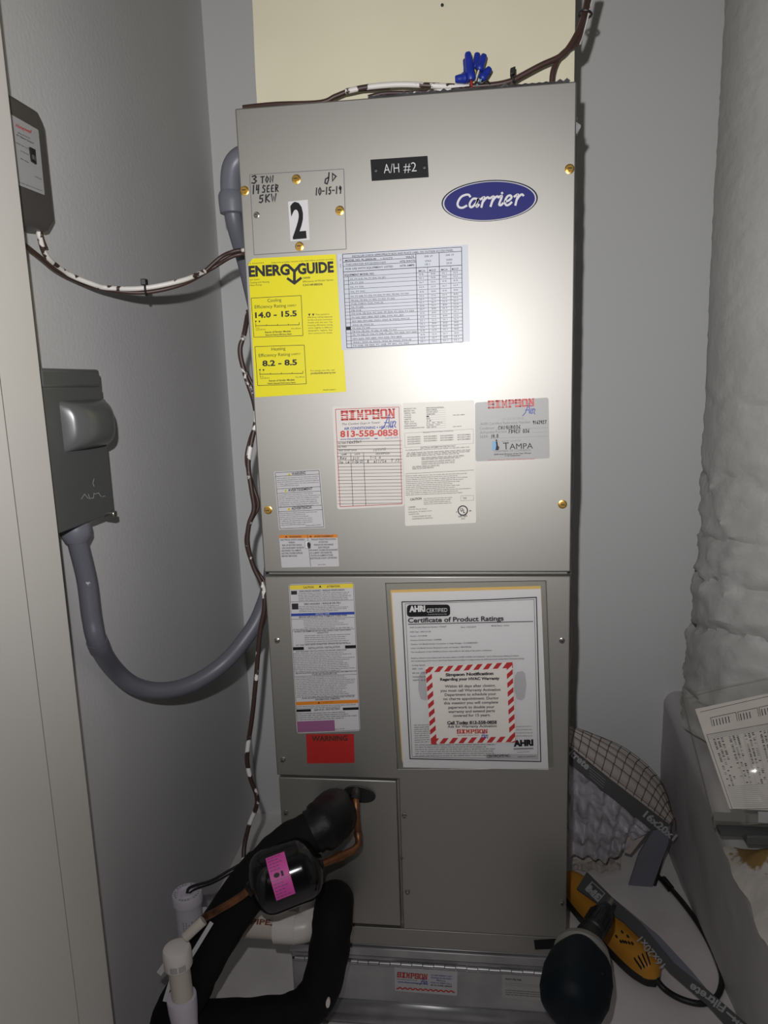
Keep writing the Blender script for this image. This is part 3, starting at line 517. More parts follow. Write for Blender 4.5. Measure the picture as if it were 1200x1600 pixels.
B(.03, .045, .12, .07, 'ink'); B(.03, .13, .13, .17, 'ink'); d.text('EXPLOSION HAZARD / RISQUE D\'EXPLOSION', U(.16, .055), U(.85, .053), 2.6, 'ink', .02); d.block(sub(c, .14, .058, .96, .116), 5, size=.6, ragged=.12); d.line(U(.01, .119), U(.98, .119), .5, 'ink')
d.text('FIRE HAZARD / RISQUE DE FEU', U(.22, .142), U(.78, .14), 2.6, 'ink', .02); d.block(sub(c, .14, .146, .96, .19), 4, size=.6, ragged=.3); B(.012, .197, .985, .215, 'blue'); d.text('NOTICE / AVIS', U(.39, .211), U(.6, .210), 2.4, 'pale', .01)
d.text('BEFORE REPLACING COIL COMPLETE THESE STEPS', U(.13, .228), U(.87, .226), 2.4, 'ink', .02); d.line(U(.01, .235), U(.98, .235), .5, 'ink'); d.block(sub(c, .2, .238, .9, .296), 5, size=.5, ragged=.35); d.micro(U(.03, .308), U(.95, .306), 2); d.line(U(.01, .314), U(.98, .313), .5, 'ink')
d.text('AVANT DE REMPLACER LE COIL, EFFECTUER CES ETAPES', U(.05, .325), U(.92, .323), 2.4, 'ink', .01); d.text('REPARATION', U(.4, .337), U(.57, .336), 2.2, 'ink', .01); d.block(sub(c, .2, .34, .95, .408), 5, size=.5, ragged=.25); d.micro(U(.06, .413), U(.92, .411), 2)
B(.012, .422, .18, .443, 'black'); B(.82, .422, .99, .443, 'black'); d.text('INSTALLATION / INSTALLATION', U(.25, .438), U(.74, .436), 2.8, 'ink', .015)
d.text('UNIT REQUIRES THE FOLLOWING FOR PROPER OPERATION', U(.05, .458), U(.84, .456), 2.2, 'ink', .01); d.block(sub(c, .02, .46, .985, .592), 11, size=.55, ragged=.25); d.text('SEE INSTALLATION INSTRUCTIONS FOR ADDITIONAL INFORMATION ON', U(.03, .603), U(.98, .601), 2.2, 'ink', .02); d.text('YOUR AIR HANDLER/COIL', U(.28, .614), U(.68, .612), 2.2, 'ink', .02); d.line(U(.01, .618), U(.98, .618), .5, 'ink')
d.block(sub(c, .03, .62, .985, .762), 12, size=.55, ragged=.25); d.text('POUR LES INSTRUCTIONS D\'INSTALLATION VOIR TOUTES LES', U(.11, .772), U(.93, .770), 2.2, 'ink', .02); d.text('INFORMATIONS COMPLETES', U(.32, .784), U(.7, .782), 2.2, 'ink', .02)
B(.012, .789, .988, .812, 'orange'); d.text('WARNING', U(.42, .806), U(.6, .805), 3, 'darkbrown', .02); p = U(.37, .8); d.poly([(p[0] - 2, p[1] + 1.4), (p[0] + 2, p[1] + 1.4), (p[0], p[1] - 1.6)], 'darkbrown'); d.block(sub(c, .015, .815, .98, .838), 2, size=.6, ragged=.3)
B(.012, .84, .24, .857, 'black'); B(.74, .84, .99, .857, 'black'); d.text('SERVICE / ENTRETIEN', U(.29, .854), U(.69, .852), 2.8, 'ink', .015); d.block(sub(c, .02, .862, .98, .915), 4, size=.6, ragged=.3)
B(.012, .92, .6, .992, 'purple'); d.block(sub(c, .03, .925, .56, .97), 4, 'darkbrown', size=.5, ragged=.2); d.micro(U(.6, .985), U(.76, .983), 1.6)
d.build('long_caution_sticker', ah, 'tall white caution sticker with yellow, blue and orange bars')
c = [(478, 1147), (553, 1147), (554, 1192), (480, 1193)]
d = Dec(front); d.base(c, 'hot'); d.text('WARNING', (487, 1158), (543, 1157), 7.5, 'darkbrown', .03); d.block(sub(c, .04, .34, .96, .97), 6, 'red', size=.42, ragged=.2); d.build('red_warning_sticker', ah, 'small red WARNING sticker')

# ---------------------------------------------------------------- clear sleeve on the lower panel and the papers in it
def pln(y): return lambda x, z, l=0: onY(x, z, y - l)
def sheet(name, pts, y, k, label, cat, th=.0004):
    o = MB().prism([onY(a, b, y) for a, b in pts], (0, th, 0), k).build(name); return tag(o, label, cat)
sheet('envelope', [(610, 922), (845, 915.5), (847, 960), (648, 1190), (628, 1190)], -.0014, 'manila', 'manila envelope whose edge shows behind the certificate paper', 'envelope')
ct = thing('certificate', onY(742, 1200, -.002), 'white certificate of product ratings with black double border inside the clear sleeve', 'certificate')
c = [(612, 926), (845, 920), (857, 1203), (630, 1199)]
MB().prism([onY(a, b, -.0022) for a, b in c], (0, .0004, 0), 'paper_white').build('paper', ct)
d = Dec(lambda x, y, l: onY(x, y, -.0023 - l), .0001); z = lambda x, y: (590 + x / 4, 900 + y / 4)
d.path([z(*p) for p in ((152, 162), (400, 158), (700, 148), (992, 133), (1020, 1160), (203, 1142), (152, 162))], 1.6, 'ink'); d.path([z(*p) for p in ((172, 174), (400, 168), (700, 158), (978, 146), (1004, 1146), (216, 1130), (172, 174))], .6, 'ink')
d.poly(rquad([z(183, 180), z(452, 178), z(455, 250), z(183, 256)], 6), 'black'); d.l += .0001; d.text('AHRI', z(198, 224), z(298, 220), 8.5, 'white', .06); d.line(z(198, 211), z(298, 208), 1.2, 'black'); d.text('CERTIFIED', z(306, 228), z(436, 224), 6, 'white'); d.text('www.ahridirectory.org', z(312, 243), z(430, 240), 1.6, 'pale')
d.text('Certificate of Product Ratings', z(190, 292), z(788, 278), 7, 'ink', .03); d.line(z(190, 302), z(972, 284), 1.2, 'ink')
for t, x, y, L in (('AHRI Certified Reference Number : 9162427', 200, 326, 230), ('Date : 10-02-2019', 520, 324, 95), ('Model Status : Active', 712, 315, 110), ('AHRI Type : HRCU-A-CB', 202, 354, 130), ('Series : CH14NB', 204, 380, 105), ('Outdoor Unit Brand Name : CARRIER', 205, 406, 195), ('Outdoor Unit Model Number (Condenser or Single Package) : CH14NB03600G', 207, 431, 418), ('Indoor Unit Model Number (Evaporator and/or Air Handler) : FB4CNP036L', 207, 456, 380), ('The manufacturer of this CARRIER product is responsible for the rating of this system combination.', 208, 480, 508),
                   ('Rated as follows in accordance with the latest edition of AHRI 210/240 with Addenda 1 and 2, Performance Rating of Unitary', 210, 518, 672), ('Air-Conditioning and Air-Source Heat Pump Equipment and subject to rating accuracy by AHRI-sponsored, independent, third party testing:', 210, 536, 705), ('Cooling Capacity', 214, 562, 84), ('SEER : 14.00', 216, 585, 66), ('EER (A2) : 11.50', 217, 611, 80), ('Heating Capacity', 219, 634, 82), ('HSPF : 8.20', 220, 656, 84)):
    d.text(t, z(x, y), z(x + L, y - L * .024), 1.9, 'ink', .012)
for cx in (292, 892):
    d.poly([z(cx + sgn * ex, y) for sgn, ex, y in ((-1, 36, 630), (-1, 20, 600), (1, 14, 594), (1, 30, 610), (1, 38, 680), (1, 28, 760), (1, 10, 778), (-1, 22, 770), (-1, 38, 710))], 'mid')
d.block([z(228, 925), z(330, 922), z(332, 1040), z(232, 1045)], 9, size=.5, ragged=.05); d.block([z(232, 1048), z(820, 1046), z(822, 1126), z(236, 1130)], 6, size=.55, ragged=.25); d.block([z(864, 930), z(968, 925), z(978, 1006), z(868, 1006)], 4, size=.3, ragged=.1)
d.text('AHRI', z(850, 1064), z(974, 1058), 8.5, 'black', .07); d.line(z(850, 1080), z(974, 1076), .9, 'ink'); d.text('AIR-CONDITIONING, HEATING & REFRIGERATION INSTITUTE', z(850, 1088), z(974, 1085), 1.4, 'ink'); d.text('we make life better', z(872, 1104), z(950, 1101), 1.6, 'ink')
d.poly([z(677, 1112), z(1004, 1114), z(1004, 1148), z(677, 1146)], 'mid'); d.l += .00015; d.text('CERTIFICATE NO.:', z(684, 1136), z(834, 1132), 4, 'ink', .02); d.micro(z(876, 1134), z(990, 1130), 1.8)
d.build('print', ct)
sl = thing('document_sleeve', onY(742, 1203, -.003), 'clear vinyl document sleeve taped to the lower panel of the air handler', 'sleeve')
q = [(602, 911), (853, 907), (864, 1201), (621, 1203)]
MB().prism([onY(a, b, -.0012) for a, b in q], (0, .0004, 0), 'clear').build('back_sheet', sl)
sm = MB(); sm.grid(lambda u, v: onY(*at(q, u, v), -.0036 - .0012 * noise.noise((u * 3, v * 4, 1)) ** 2), 24, 28, 'clear').build('front_sheet', sl)
er = MB()
for a, b in zip(q, q[1:] + q[:1]):
    A, Bv = onY(*a, -.0025), onY(*b, -.0025); er.tube([A, Bv], .0009, 'clear', 6)
er.build('welded_edge', sl)
c = [(664, 1042), (801, 1034), (806, 1160), (673, 1163)]
d = Dec(lambda x, y, l: onY(x, y, -.0047 - l), .0001); d.base(c, 'warm_white', 2); z = lambda x, y: (660 + x / 7.5, 1030 + y / 7.5)
U = lambda u, v: at(c, u, v)
n = 9
for k in range(n + 1):
    a = (k - .1) / n; b = a + .55 / n; cl = lambda v: min(max(v, 0), 1)
    d.poly([U(cl(a), .075), U(cl(b), .075), U(cl(b + .055), 0.005), U(cl(a + .055), 0.005)], 'red', d.l + .00005); d.poly([U(cl(a), .995), U(cl(b), .995), U(cl(b + .055), .925), U(cl(a + .055), .925)], 'red', d.l + .00005)
    for u0, u1 in ((.004, .072), (.928, .996)):
        d.poly([U(u0, cl(a + .05)), U(u0, cl(b + .05)), U(u1, cl(b - .01)), U(u1, cl(a - .01))], 'red', d.l + .00006)
for t, x0, y0, x1, y1, h, bo in (('Simpson Notification', 272, 200, 832, 182, 4.4, .05), ('Regarding your HVAC Warranty', 208, 252, 904, 238, 4, .05), ('Within 60 days after closing,', 262, 334, 858, 322, 4, .02), ('you must call Warranty Activation', 210, 384, 915, 370, 4, .02), ('Department to schedule your', 262, 432, 866, 420, 4, .02), ('no charge appointment. During', 245, 480, 892, 470, 4, .02), ('this meeting you will complete', 252, 530, 888, 518, 4, .02), ('paperwork to double your', 304, 580, 845, 572, 4, .02), ('warranty and extend parts', 304, 630, 850, 618, 4, .02), ('covered for 15 years.', 360, 676, 798, 668, 4, .02), ('Call Today 813-558-0858', 290, 760, 872, 752, 4.2, .05), ('Ask for Warranty Activation', 296, 804, 870, 796, 4, .02)): d.text(t, z(x0, y0), z(x1, y1), h, 'ink', bo)
d.line(z(290, 766), z(872, 758), .7, 'ink'); simpson(d, z(402, 872), z(768, 868), 6.4, 'warm_white', 'blue', 'redw', .9); d.text('The Coolest Guys in Town!', z(405, 900), z(660, 895), 2, 'ink', 0, .3)
d.build('notice_sticker', sl, 'cream notice with red diagonal striped border')

# ================================================================ FILTER BOX UNDER THE UNIT
fb = thing('filter_box', (W / 2, .27, ZF), 'galvanised steel filter box under the air handler, with a hinged door', 'filter box')
MB().box((.004, .006, ZF), (W - .006, .52, -.049), 'galv').build('body', fb, bevel=.001)
MB().box((.002, -.001, -.064), (W - .004, .007, -.0495), 'galv').build('top_rail', fb, bevel=.001)
dr = MB().prism([(.006, .001, -.082), (W - .01, .001, -.082), (W - .01, .001, -.150), (.006, .001, -.150)], (0, .006, 0), 'galv').build('door', fb, bevel=.001)
lp = MB(); lp.grid(lambda u, v: (.01 + (W - .02) * u, (.001, -.0015, -.013, -.0120, -.0185, -.017)[int(v * 5 + .01)], (-.148, -.150, -.1625, -.1635, -.1710, -.1775)[int(v * 5 + .01)]), 1, 5, 'galv', False).build('bottom_lip', fb, solid=.0008)
for i in range(24):                               # piano hinge knuckles
    x = .012 + i * .0176
    MB().tube([(x, -.0035, -.073 if i % 2 else -.0735), (x + .0165, -.0035, -.073 if i % 2 else -.0735)], .0042, 'galv', 12).build('hinge_knuckle', fb)
MB().tube([(.008, -.0035, -.073), (W - .012, -.0035, -.073)], .0016, 'dark', 8).build('hinge_pin', fb)
bx = lambda x, y, l: onY(x, y, .0005 - l)
c = [(616, 1508), (715, 1515), (714, 1556), (617, 1548)]
d = Dec(bx); d.base(c, 'pale', 2); simpson(d, (620, 1527), (668, 1531), 8.5, 'pale', 'blue', 'redw', .9); d.text('The Coolest Guys in Town!', (620, 1530.5), (652, 1533), 1.8, 'ink'); d.text('www.thecoolestguys.com', (621, 1535), (668, 1538.5), 2.2, 'blue', .03)
for i, t in enumerate(('TO KEEP ENERGY COST', 'CHANGE FILTER EVERY', 'MONTH', 'FOR FILTERS CALL', '813-558-0858')): d.text(t, (673 if i != 2 else 682, 1524.5 + i * 3.9), (706 if i != 2 else 696, 1527 + i * 3.9), 2, 'blue' if i < 4 else 'ink', .02)
d.path([(620 + i * 2, 1543.5 + i * .13 + (1.2 if i % 4 < 2 else -.6)) for i in range(46)], 2, 'redw'); d.build('service_sticker', dr, 'small white SIMPSON sticker on the filter door')
c = [(784, 1520), (864, 1526), (864, 1566), (784, 1559)]
d = Dec(bx); d.base(c, 'silver', 2); d.text('FAST-FILTER', (790, 1531), (815, 1533), 2.6, 'ink', .02); d.block([(790, 1534), (858, 1539), (858, 1545), (790, 1540)], 2, 'grey', size=.5, ragged=.1); d.block([(790, 1545), (858, 1550), (858, 1560), (790, 1555)], 3, 'ink', size=.5, ragged=.1); d.build('instruction_label', dr, 'grey instruction label on the filter door')

# ================================================================ PLENUM ABOVE THE UNIT
pb = MB()
def plen(u, v):
    z = 1.2245 + 1.17 * v; t = u * 4; i = min(int(t), 3); f = t - i; cx = [(.012, .075), (.455, .075), (.455, .5), (.012, .5), (.012, .075)]
    x, y = lerp(cx[i], cx[i + 1], f); n = .0025 * noise.noise((x * 9, y * 9, z * 6)); return (x + n, y + n, z)
pl_ = pb.grid(plen, 48, 40, 'cream', True).build('supply_plenum', bevel=0); tag(pl_, 'cream painted supply air plenum rising from the top of the air handler to the ceiling', 'duct')
d = MB()._lathe(onY(691, 8, .073), Vector((0, -1, 0)), [(0, .0022), (.001, .002), (.0016, .0008)], 'dark', 10, True).build('nail_head', pl_)

# ================================================================ WIRING
def cable(name, pts, r, k, label, n=8, cat='cable', seg=10, group=None):
    m = MB().tube(spline(pts, n), r, k, seg); o = m.build(name); return tag(o, label, cat, group)
def ziptie(c, axis, r, label, wd=.0026):
    z = thing('zip_tie', c, label, 'zip tie'); axis = Vector(axis).normalized(); a = axis.orthogonal().normalized(); b = axis.cross(a); m = MB()
    vs = []; n = 18; c = Vector(c)
    m.tube([c + (a * math.cos(t) + b * math.sin(t)) * r for t in [2 * math.pi * i / n for i in range(n + 1)]], wd * .6, 'blackp', 6).build('band', z)
    h = c + Vector((0, -.3, 1)).normalized() * (r + .003); MB().obox(h, axis * .0035, Vector((0, .004, 0)), Vector((0, 0, .0042)), 'blackp').build('head', z, bevel=.001); return z
X_ = lambda x, y, p: onX(x, y, p)
sagb = [X_(20, 368, -.2), X_(60, 400, -.207), X_(90, 424, -.209), X_(130, 443, -.206), X_(165, 452, -.178), onY(225, 457, -.04), onY(285, 444, -.018), onY(330, 420, .014), onY(360, 402, .015), onY(384, 396, .022), onY(420, 392, .06)]
cable('thermostat_cable', sagb, .0029, 'brown', 'brown low voltage cable sagging along the left wall behind the door jamb')
sagw = [X_(59, 350, -.203), X_(63, 375, -.205), X_(74, 402, -.206), X_(105, 427, -.206), X_(145, 444, -.186), X_(170, 450, -.172), onY(225, 450, -.047), onY(285, 438, -.026), onY(320, 424, .006)]
cable('control_cable', sagw, .0033, 'whitec', 'white paint-spattered cable hanging from the dark control box on the left wall')
cable('control_cable_brown', [X_(62, 350, -.209), X_(66, 370, -.211), X_(73, 388, -.212)], .0018, 'brown', 'thin dark wire dropping from the bottom of the control box', 6, 'wire').name = 'control_wire'
cable('thermostat_cable', [onY(320, 424, .006), onY(345, 402, .012), onY(365, 393, .012), onY(384, 390, .02), onY(420, 386, .06)], .003, 'brownw', 'short brown cable looping above the sagging one beside the cabinet edge')
ziptie(onY(228, 453, -.043), (1, .3, 0), .0072, 'black zip tie binding the sagging cables on the left wall')
run = [onY(388, 486, .03), onY(382, 520, .012), onY(375, 548, .008), onY(383, 585, .008), onY(396, 625, .012), onY(400, 655, .02), onY(393, 690, .014), onY(388, 725, .01), onY(393, 765, .008), onY(397, 795, .008), onY(389, 820, .006), onY(387, 850, .006), onY(396, 885, .008), onY(411, 918, .008), onY(413, 950, .006), onY(406, 990, .004), onY(400, 1060, .002), onY(394, 1120, 0), onY(386, 1180, 0), onY(391, 1215, 0), onY(402, 1252, 0), onY(389, 1290, -.005), onY(381, 1330, -.02), onY(384, 1375, -.05)]
cable('control_cable', run, .0036, 'brownw', 'paint-spattered brown cable snaking down the left edge of the air handler', 6)
run2 = [p + Vector((.005 * math.sin(i * 1.3), .006, .004)) for i, p in enumerate(run[3:16])]
cable('control_cable', run2, .0026, 'brown', 'thin brown cable twined behind the paint-spattered cable on the cabinet edge', 6)
# along the top edge
topy = .03
cable('control_cable', [onY(380, 168, .035), onY(430, 163, .03), onY(500, 160, .03), onY(525, 150, .03), onY(555, 140, .03), onY(610, 136, .03)], .0032, 'brown', 'brown cable lying on the left of the cabinet top edge')
cable('control_cable', [onY(540, 143, .022), onY(575, 136, .022), onY(625, 132, .022), onY(680, 134, .024), onY(735, 136, .03)], .0036, 'whitec', 'white painted cable running along the cabinet top towards the blue wire nuts')
cable('control_cable', [onY(575, 152, .015), onY(600, 146, .015), onY(640, 145, .015), onY(690, 142, .02), onY(735, 138, .028)], .0028, 'brownw', 'lower spattered cable along the front of the cabinet top')
cable('control_cable', [onY(735, 135, .03), onY(775, 132, .03), onY(800, 126, .03), onY(815, 118, .03), onY(845, 102, .03), onY(875, 88, .032), onY(890, 72, .034), onY(905, 45, .04), onY(913, 20, .045), onY(922, -25, .05)], .0036, 'brown', 'brown cable arching from the small black tie up to the ceiling at right')
cable('control_cable', [onY(862, 132, .036), onY(864, 112, .036), onY(872, 92, .038), onY(888, 76, .04), onY(902, 66, .045), onY(910, 40, .048), onY(916, 15, .05), onY(927, -25, .055)], .0036, 'brown', 'brown cable rising straight from the cabinet top at right')
cable('control_cable', [onY(905, 68, .046), onY(914, 40, .05), onY(921, 10, .052), onY(930, -25, .056)], .0022, 'whitec', 'thin pale cable alongside the rising brown cables', 8, 'cable')
ziptie(onY(801, 124, .03), (1, 0, .3), .0058, 'black zip tie on the cable at the right of the cabinet top'); ziptie(onY(914, 22, .048), (.2, .1, 1), .0085, 'black zip tie around the cable bundle near the ceiling')
jn = onY(738, 134, .03)
for i, (bp, tp, dy, rr, lb) in enumerate((((736, 126), (731, 82), -.004, .0062, 'tallest blue wire nut pointing straight up in the cluster'), ((743, 108), (746, 83), .006, .0055, 'blue wire nut standing just right of the tallest one'), ((748, 110), (757, 85), 0, .0055, 'blue wire nut leaning right at the top of the cluster'), ((752, 124), (766, 106), -.002, .0054, 'blue wire nut leaning low to the right'), ((731, 112), (727, 92), .01, .005, 'blue wire nut half hidden behind the tallest one'), ((729, 122), (711, 124), -.006, .0062, 'blue wire nut lying flat at the left of the cluster'), ((730, 125), (722, 115), .006, .005, 'blue wire nut tucked above the flat one'))):
    a = onY(*bp, .028 + dy); b = onY(*tp, .028 + dy); L = (b - a).length; nt_ = thing('wire_nut', a, lb, 'wire nut', 'blue wire nuts on the cabinet top')
    m = MB()._lathe(a, (b - a), [(0, rr * .95), (L * .08, rr * 1.12), (L * .3, rr * 1.05), (L * .34, rr * .95), (L * .62, rr * .88), (L * .94, rr * .72), (L, rr * .55)], 'nut', 14, True)
    ax_ = (b - a).normalized(); e = ax_.orthogonal().normalized(); g = ax_.cross(e)
    m.build('shell', nt_)
    MB().tube(spline([a + ax_ * .002, a - ax_ * .006, (a * .4 + jn * .6) + Vector((0, 0, -.004)), jn - Vector((0, 0, .012))], 4), .0012, ('hot', 'signal', 'white', 'sky', 'brown', 'copper', 'white')[i], 6).build('wire', nt_)
cable('control_wire', [onY(742, 128, .02), onY(752, 130, .018), onY(760, 126, .018), onY(766, 131, .02)], .0012, 'blackp', 'thin black wire curling at the foot of the wire nuts', 6, 'wire', 6)

# ================================================================ LEFT WALL: control box, disconnect, conduit
cb = thing('control_box', (XL, -.19, 1.05), 'dark grey plastic control box on the left wall beside the door jamb', 'control box')
y0, y1, z0, z1 = -.266, -.138, 1.046, 1.183
prof = [(y0, z0 + .012), (y0 + .012, z0), (y1 - .016, z0), (y1, z0 + .016), (y1, z1 - .012), (y1 - .012, z1), (y0 + .012, z1), (y0, z1 - .012)]
MB().prism([(XL + .001, a, b) for a, b in prof], (.031, 0, 0), 'therm').build('case', cb, bevel=.005, seg=3)
fx = XL + .032
fpl = lambda x, y, l=0: onX(x, y, fx + l)
lab = [(9, 174), (60, 203), (70, 305), (24, 287)]
d = Dec(fpl); d.base(lab, 'mid', 2); d.text('Honeywell', (24, 197.5), (48, 208.5), 5, 'redw', .02); d.text('Electronic', (28, 208), (47, 217), 1.8, 'ink', .01); d.text('Air Cleaner Control', (25, 211), (52, 225), 2.2, 'ink', .02)
for a, b in (((24, 223), (46, 234)), ((32, 236), (45, 243)), ((32, 248), (45, 255))): d.micro(a, b, 1.6)
d.micro((54, 276), (65, 281), 1.6); d.micro((27, 284), (66, 299), 1.4); d.build('face_label', cb, 'grey face label with red lettering')
MB().prism([fpl(*p, .0005) for p in ((45, 230), (53, 234), (55, 257), (48, 252))], (.002, 0, 0), 'blackp').build('switch', cb); sw_ = bpy.data.objects['switch']; MB().prism([fpl(*p, .0005) for p in ((47, 242), (51, 245), (52, 252), (48.5, 249))], (.004, 0, 0), 'therm').build('switch_toggle', sw_)

db = thing('disconnect_box', (XL, -.17, .69), 'grey metal electrical disconnect box with humped cover on the left wall', 'electrical box')
xb = -.178; yl, yr = -.238, -.098
MB().box((XL + .001, yl + .004, .692), (xb - .004, yr - .006, .876), 'boxg').build('back_box', db, bevel=.003)
MB().prism([(xb - .004, yl, .690), (xb - .004, yr, .690), (xb - .004, yr, .862), (xb - .004, yl, .862)], (.006, 0, 0), 'boxg').build('cover', db, bevel=.0025, seg=3); cv_ = bpy.data.objects['cover']
MB().prism([(XL + .001, yl, .860), (XL + .001, yr - .004, .860), (XL + .001, yr - .004, .883), (XL + .001, yl, .883)], (xb - XL + .003, 0, 0), 'boxg').build('top_hood', db, bevel=.004, seg=3)
hm = MB()
def hump(u, v):
    yy = onX(93, 660, xb).y + u * (yr - .003 - onX(93, 660, xb).y); zz = .783 + .062 * v; e = max(0, 1 - abs(2 * u - 1) ** 3.2) ** .5 * max(0, 1 - abs(2 * v - 1) ** 3) ** .5; return (xb + .0005 + .03 * e, yy, zz)
hm.grid(hump, 28, 20, 'boxg').build('cover_hump', cv_)
MB().box((xb - .006, yr - .012, .686), (xb + .008, yr - .002, .694), 'zinc').build('latch', db, bevel=.0015)
MB().prism([(xb + .0015, yr - .002, .845), (xb + .0015, yr + .004, .842), (xb + .0015, yr + .004, .822), (xb + .0015, yr - .002, .818)], (.003, 0, 0), 'boxg').build('hinge_tab', db, bevel=.001)
d = Dec(lambda x, y, l: onX(x, y, xb + .0022 + l)); d.path([(147, 748), (145, 755), (147, 760)], 1, 'mid')
for pts in ([(127, 780), (132, 772), (138, 779)], [(138, 772), (140, 779), (146, 778), (147, 770)], [(148, 772), (154, 770), (158, 776)], [(160, 776), (164, 775)]): d.path(pts, .9, 'mid')
d.build('embossed_logo', cv_)
cx = Vector((-.198, -.160, 0))
fc = thing('flexible_conduit', (cx.x, cx.y, .45), 'grey flexible electrical conduit drooping from the disconnect box to the side of the air handler', 'conduit')
MB()._lathe(Vector((cx.x, cx.y, .690)), Vector((0, 0, -1)), [(0, .012), (.001, .0185), (.008, .0195), (.016, .0195), (.022, .0165), (.026, .0145)], 'conn', 24, True).build('connector', fc)
cpath = spline([Vector((cx.x, cx.y, .668)), X_(135, 905, -.198), X_(143, 965, -.197), X_(153, 1005, -.194), onY(178, 1045, -.085), onY(212, 1072, -.055), onY(255, 1079, -.03), onY(300, 1068, 0), onY(345, 1040, .03), onY(380, 1002, .05), onY(408, 955, .075), Vector((-.022, .12, .56)), Vector((-.022, .15, .72)), Vector((-.022, .15, .9)), Vector((-.03, .12, 1.02)), onY(367, 350, .075), onY(363, 318, .07)], 9)
m = MB(); m.tube(cpath, .0128, 'conduit', 16); m.build('hose', fc)
i0 = min(range(len(cpath)), key=lambda i: (cpath[i] - X_(153, 1005, -.194)).length); MB().tube([cpath[i0 - 1], cpath[i0], cpath[i0 + 1]], .0142, 'conduit', 16).build('collar', fc)
e0 = onY(363, 322, .07); m = MB(); m._lathe(e0, Vector((0, 0, 1)), [(-.012, .014), (-.01, .0185), (.004, .0195), (.014, .0195), (.02, .0165)], 'conn', 20, True); m.build('connector', fc)
m = MB(); el = spline([e0 + Vector((0, 0, .008)), onY(361, 285, .07), onY(364, 262, .07), onY(374, 248, .07), onY(390, 242, .07)], 6); m.tube(el, .0155, 'conn', 18); m.build('elbow', fc)

# ================================================================ REFRIGERANT LINES AND DRAIN, BOTTOM LEFT
MB().prism([onY(562 + math.cos(t) * 25 + math.sin(t) * 2, 1240 + math.sin(t) * 13 + math.cos(t) * 3, -.0005) for t in [i * math.pi / 12 for i in range(24)]], (0, -.003, 0), 'blackp').build('grommet', cp, bevel=.001)
sp = spline([onY(524, 1268, -.003), onY(522, 1272, -.05), onY(512, 1284, -.085), onY(488, 1300, -.105), onY(448, 1322, -.11), onY(412, 1358, -.125), onY(370, 1412, -.14), onY(327, 1480, -.145), onY(298, 1540, -.145), onY(268, 1600, -.14), onY(275, 1650, -.14), onY(340, 1652, -.13)], 8)
sq = thing('suction_line', onY(300, 1640, -.14), 'thick black foam insulated suction line looping down from the coil panel and back', 'pipe')
rs = [.030 + .0022 * noise.noise((i * .35, 1, 1)) + (.003 if i < 22 else -.001 if i < 40 else .002) for i in range(len(sp))]
MB().tube(sp, .03, 'foam', 20, True, rs).build('foam_sleeve', sq)
m = MB(); ks = 17; m.tube([p + Vector((0, -.0005, 0)) for p in sp[3:ks + 8]], .03, 'tape', 20, True, [r + .0022 + .0012 * noise.noise((i * .9, 4, 2)) for i, r in enumerate(rs[3:ks + 8])]); m.build('vinyl_tape', sq)
MB().tube(spline([onY(545, 1270, -.07), onY(549, 1290, -.075), onY(545, 1305, -.08), onY(536, 1312, -.085)], 5), .0016, 'blackp', 6).build('tie_tail', sq)
sb = [onY(523, 1406, -.003), onY(523, 1408, -.04), onY(521, 1422, -.08), onY(518, 1455, -.105), onY(510, 1510, -.11), onY(495, 1555, -.11), onY(462, 1584, -.12), onY(410, 1593, -.125), onY(330, 1597, -.13), onY(262, 1606, -.135)]
lo = sq
spb = spline(sb, 8); MB().tube(spb, .03, 'foam', 20, True, [.0295 + .0018 * noise.noise((i * .3, 7, 3)) for i in range(len(spb))]).build('foam_sleeve', lo)
m = MB(); c0 = onY(513, 1565, -.143); m.prism([c0 + Vector((.003 * math.cos(t) + .001 * math.sin(t), 0, .008 * math.sin(t))) for t in [i * math.pi / 8 for i in range(16)]], (0, -.003, 0), 'warm_white'); m.build('tear', lo)

fd = thing('filter_drier', onY(443, 1374, -.165), 'glossy black canister filter drier with a pink label, in front of the coil panel', 'filter drier')
A = onY(392, 1389, -.172); B = onY(500, 1347, -.135); L = (B - A).length; R = .042; dax = (B - A).normalized()
prof = [(-.004, .009), (0, .012), (.002, .022)] + [(.004 + .022 * (1 - math.cos(t)), .022 + (R - .022) * math.sin(t)) for t in [.2, .5, .8, 1.1, 1.4, 1.57]] + [(L * .5, R)] + [(L - .004 - .022 * (1 - math.cos(t)), .022 + (R - .022) * math.sin(t)) for t in [1.57, 1.4, 1.1, .8, .5, .2]] + [(L - .002, .022), (L, .012), (L + .004, .009)]
MB()._lathe(A, dax, prof, 'drier', 40, True).build('canister', fd)
tocam = (CAM - (A + B) / 2); tocam = (tocam - dax * tocam.dot(dax)).normalized(); sd = dax.cross(tocam)
def cyl(u, v, l=0):                               # u along the axis (m, from centre), v round the can (rad)
    return (A + B) / 2 + dax * u + (tocam * math.cos(v) + sd * -math.sin(v)) * (R + l)
m = MB(); m.grid(lambda a, b: cyl(-.019 + .026 * a, -.62 + 1.36 * b, .0006), 1, 16, 'pink'); lb = m.build('pink_label', fd); lb['label'] = 'bright pink wrapped label'
d = Dec(lambda x, y, l: cyl(x, y, l), .0009)
for k in range(13):
    v = -.55 + k * .1
    if abs(v - .1) < .14: continue
    for j in range(random.randint(3, 5)): u = -.017 + j * .0048; d.poly([(u, v), (u + .0036, v), (u + .0036, v + .028), (u, v + .028)], 'purple')
d.poly([(-.010 + math.cos(t) * .004, .1 + math.sin(t) * .07) for t in [i * .5 for i in range(13)]], 'ink'); d.poly([(-.004, .02), (-.001, .02), (-.001, .17), (-.004, .17)], 'ink')
d.build('label_print', lb)
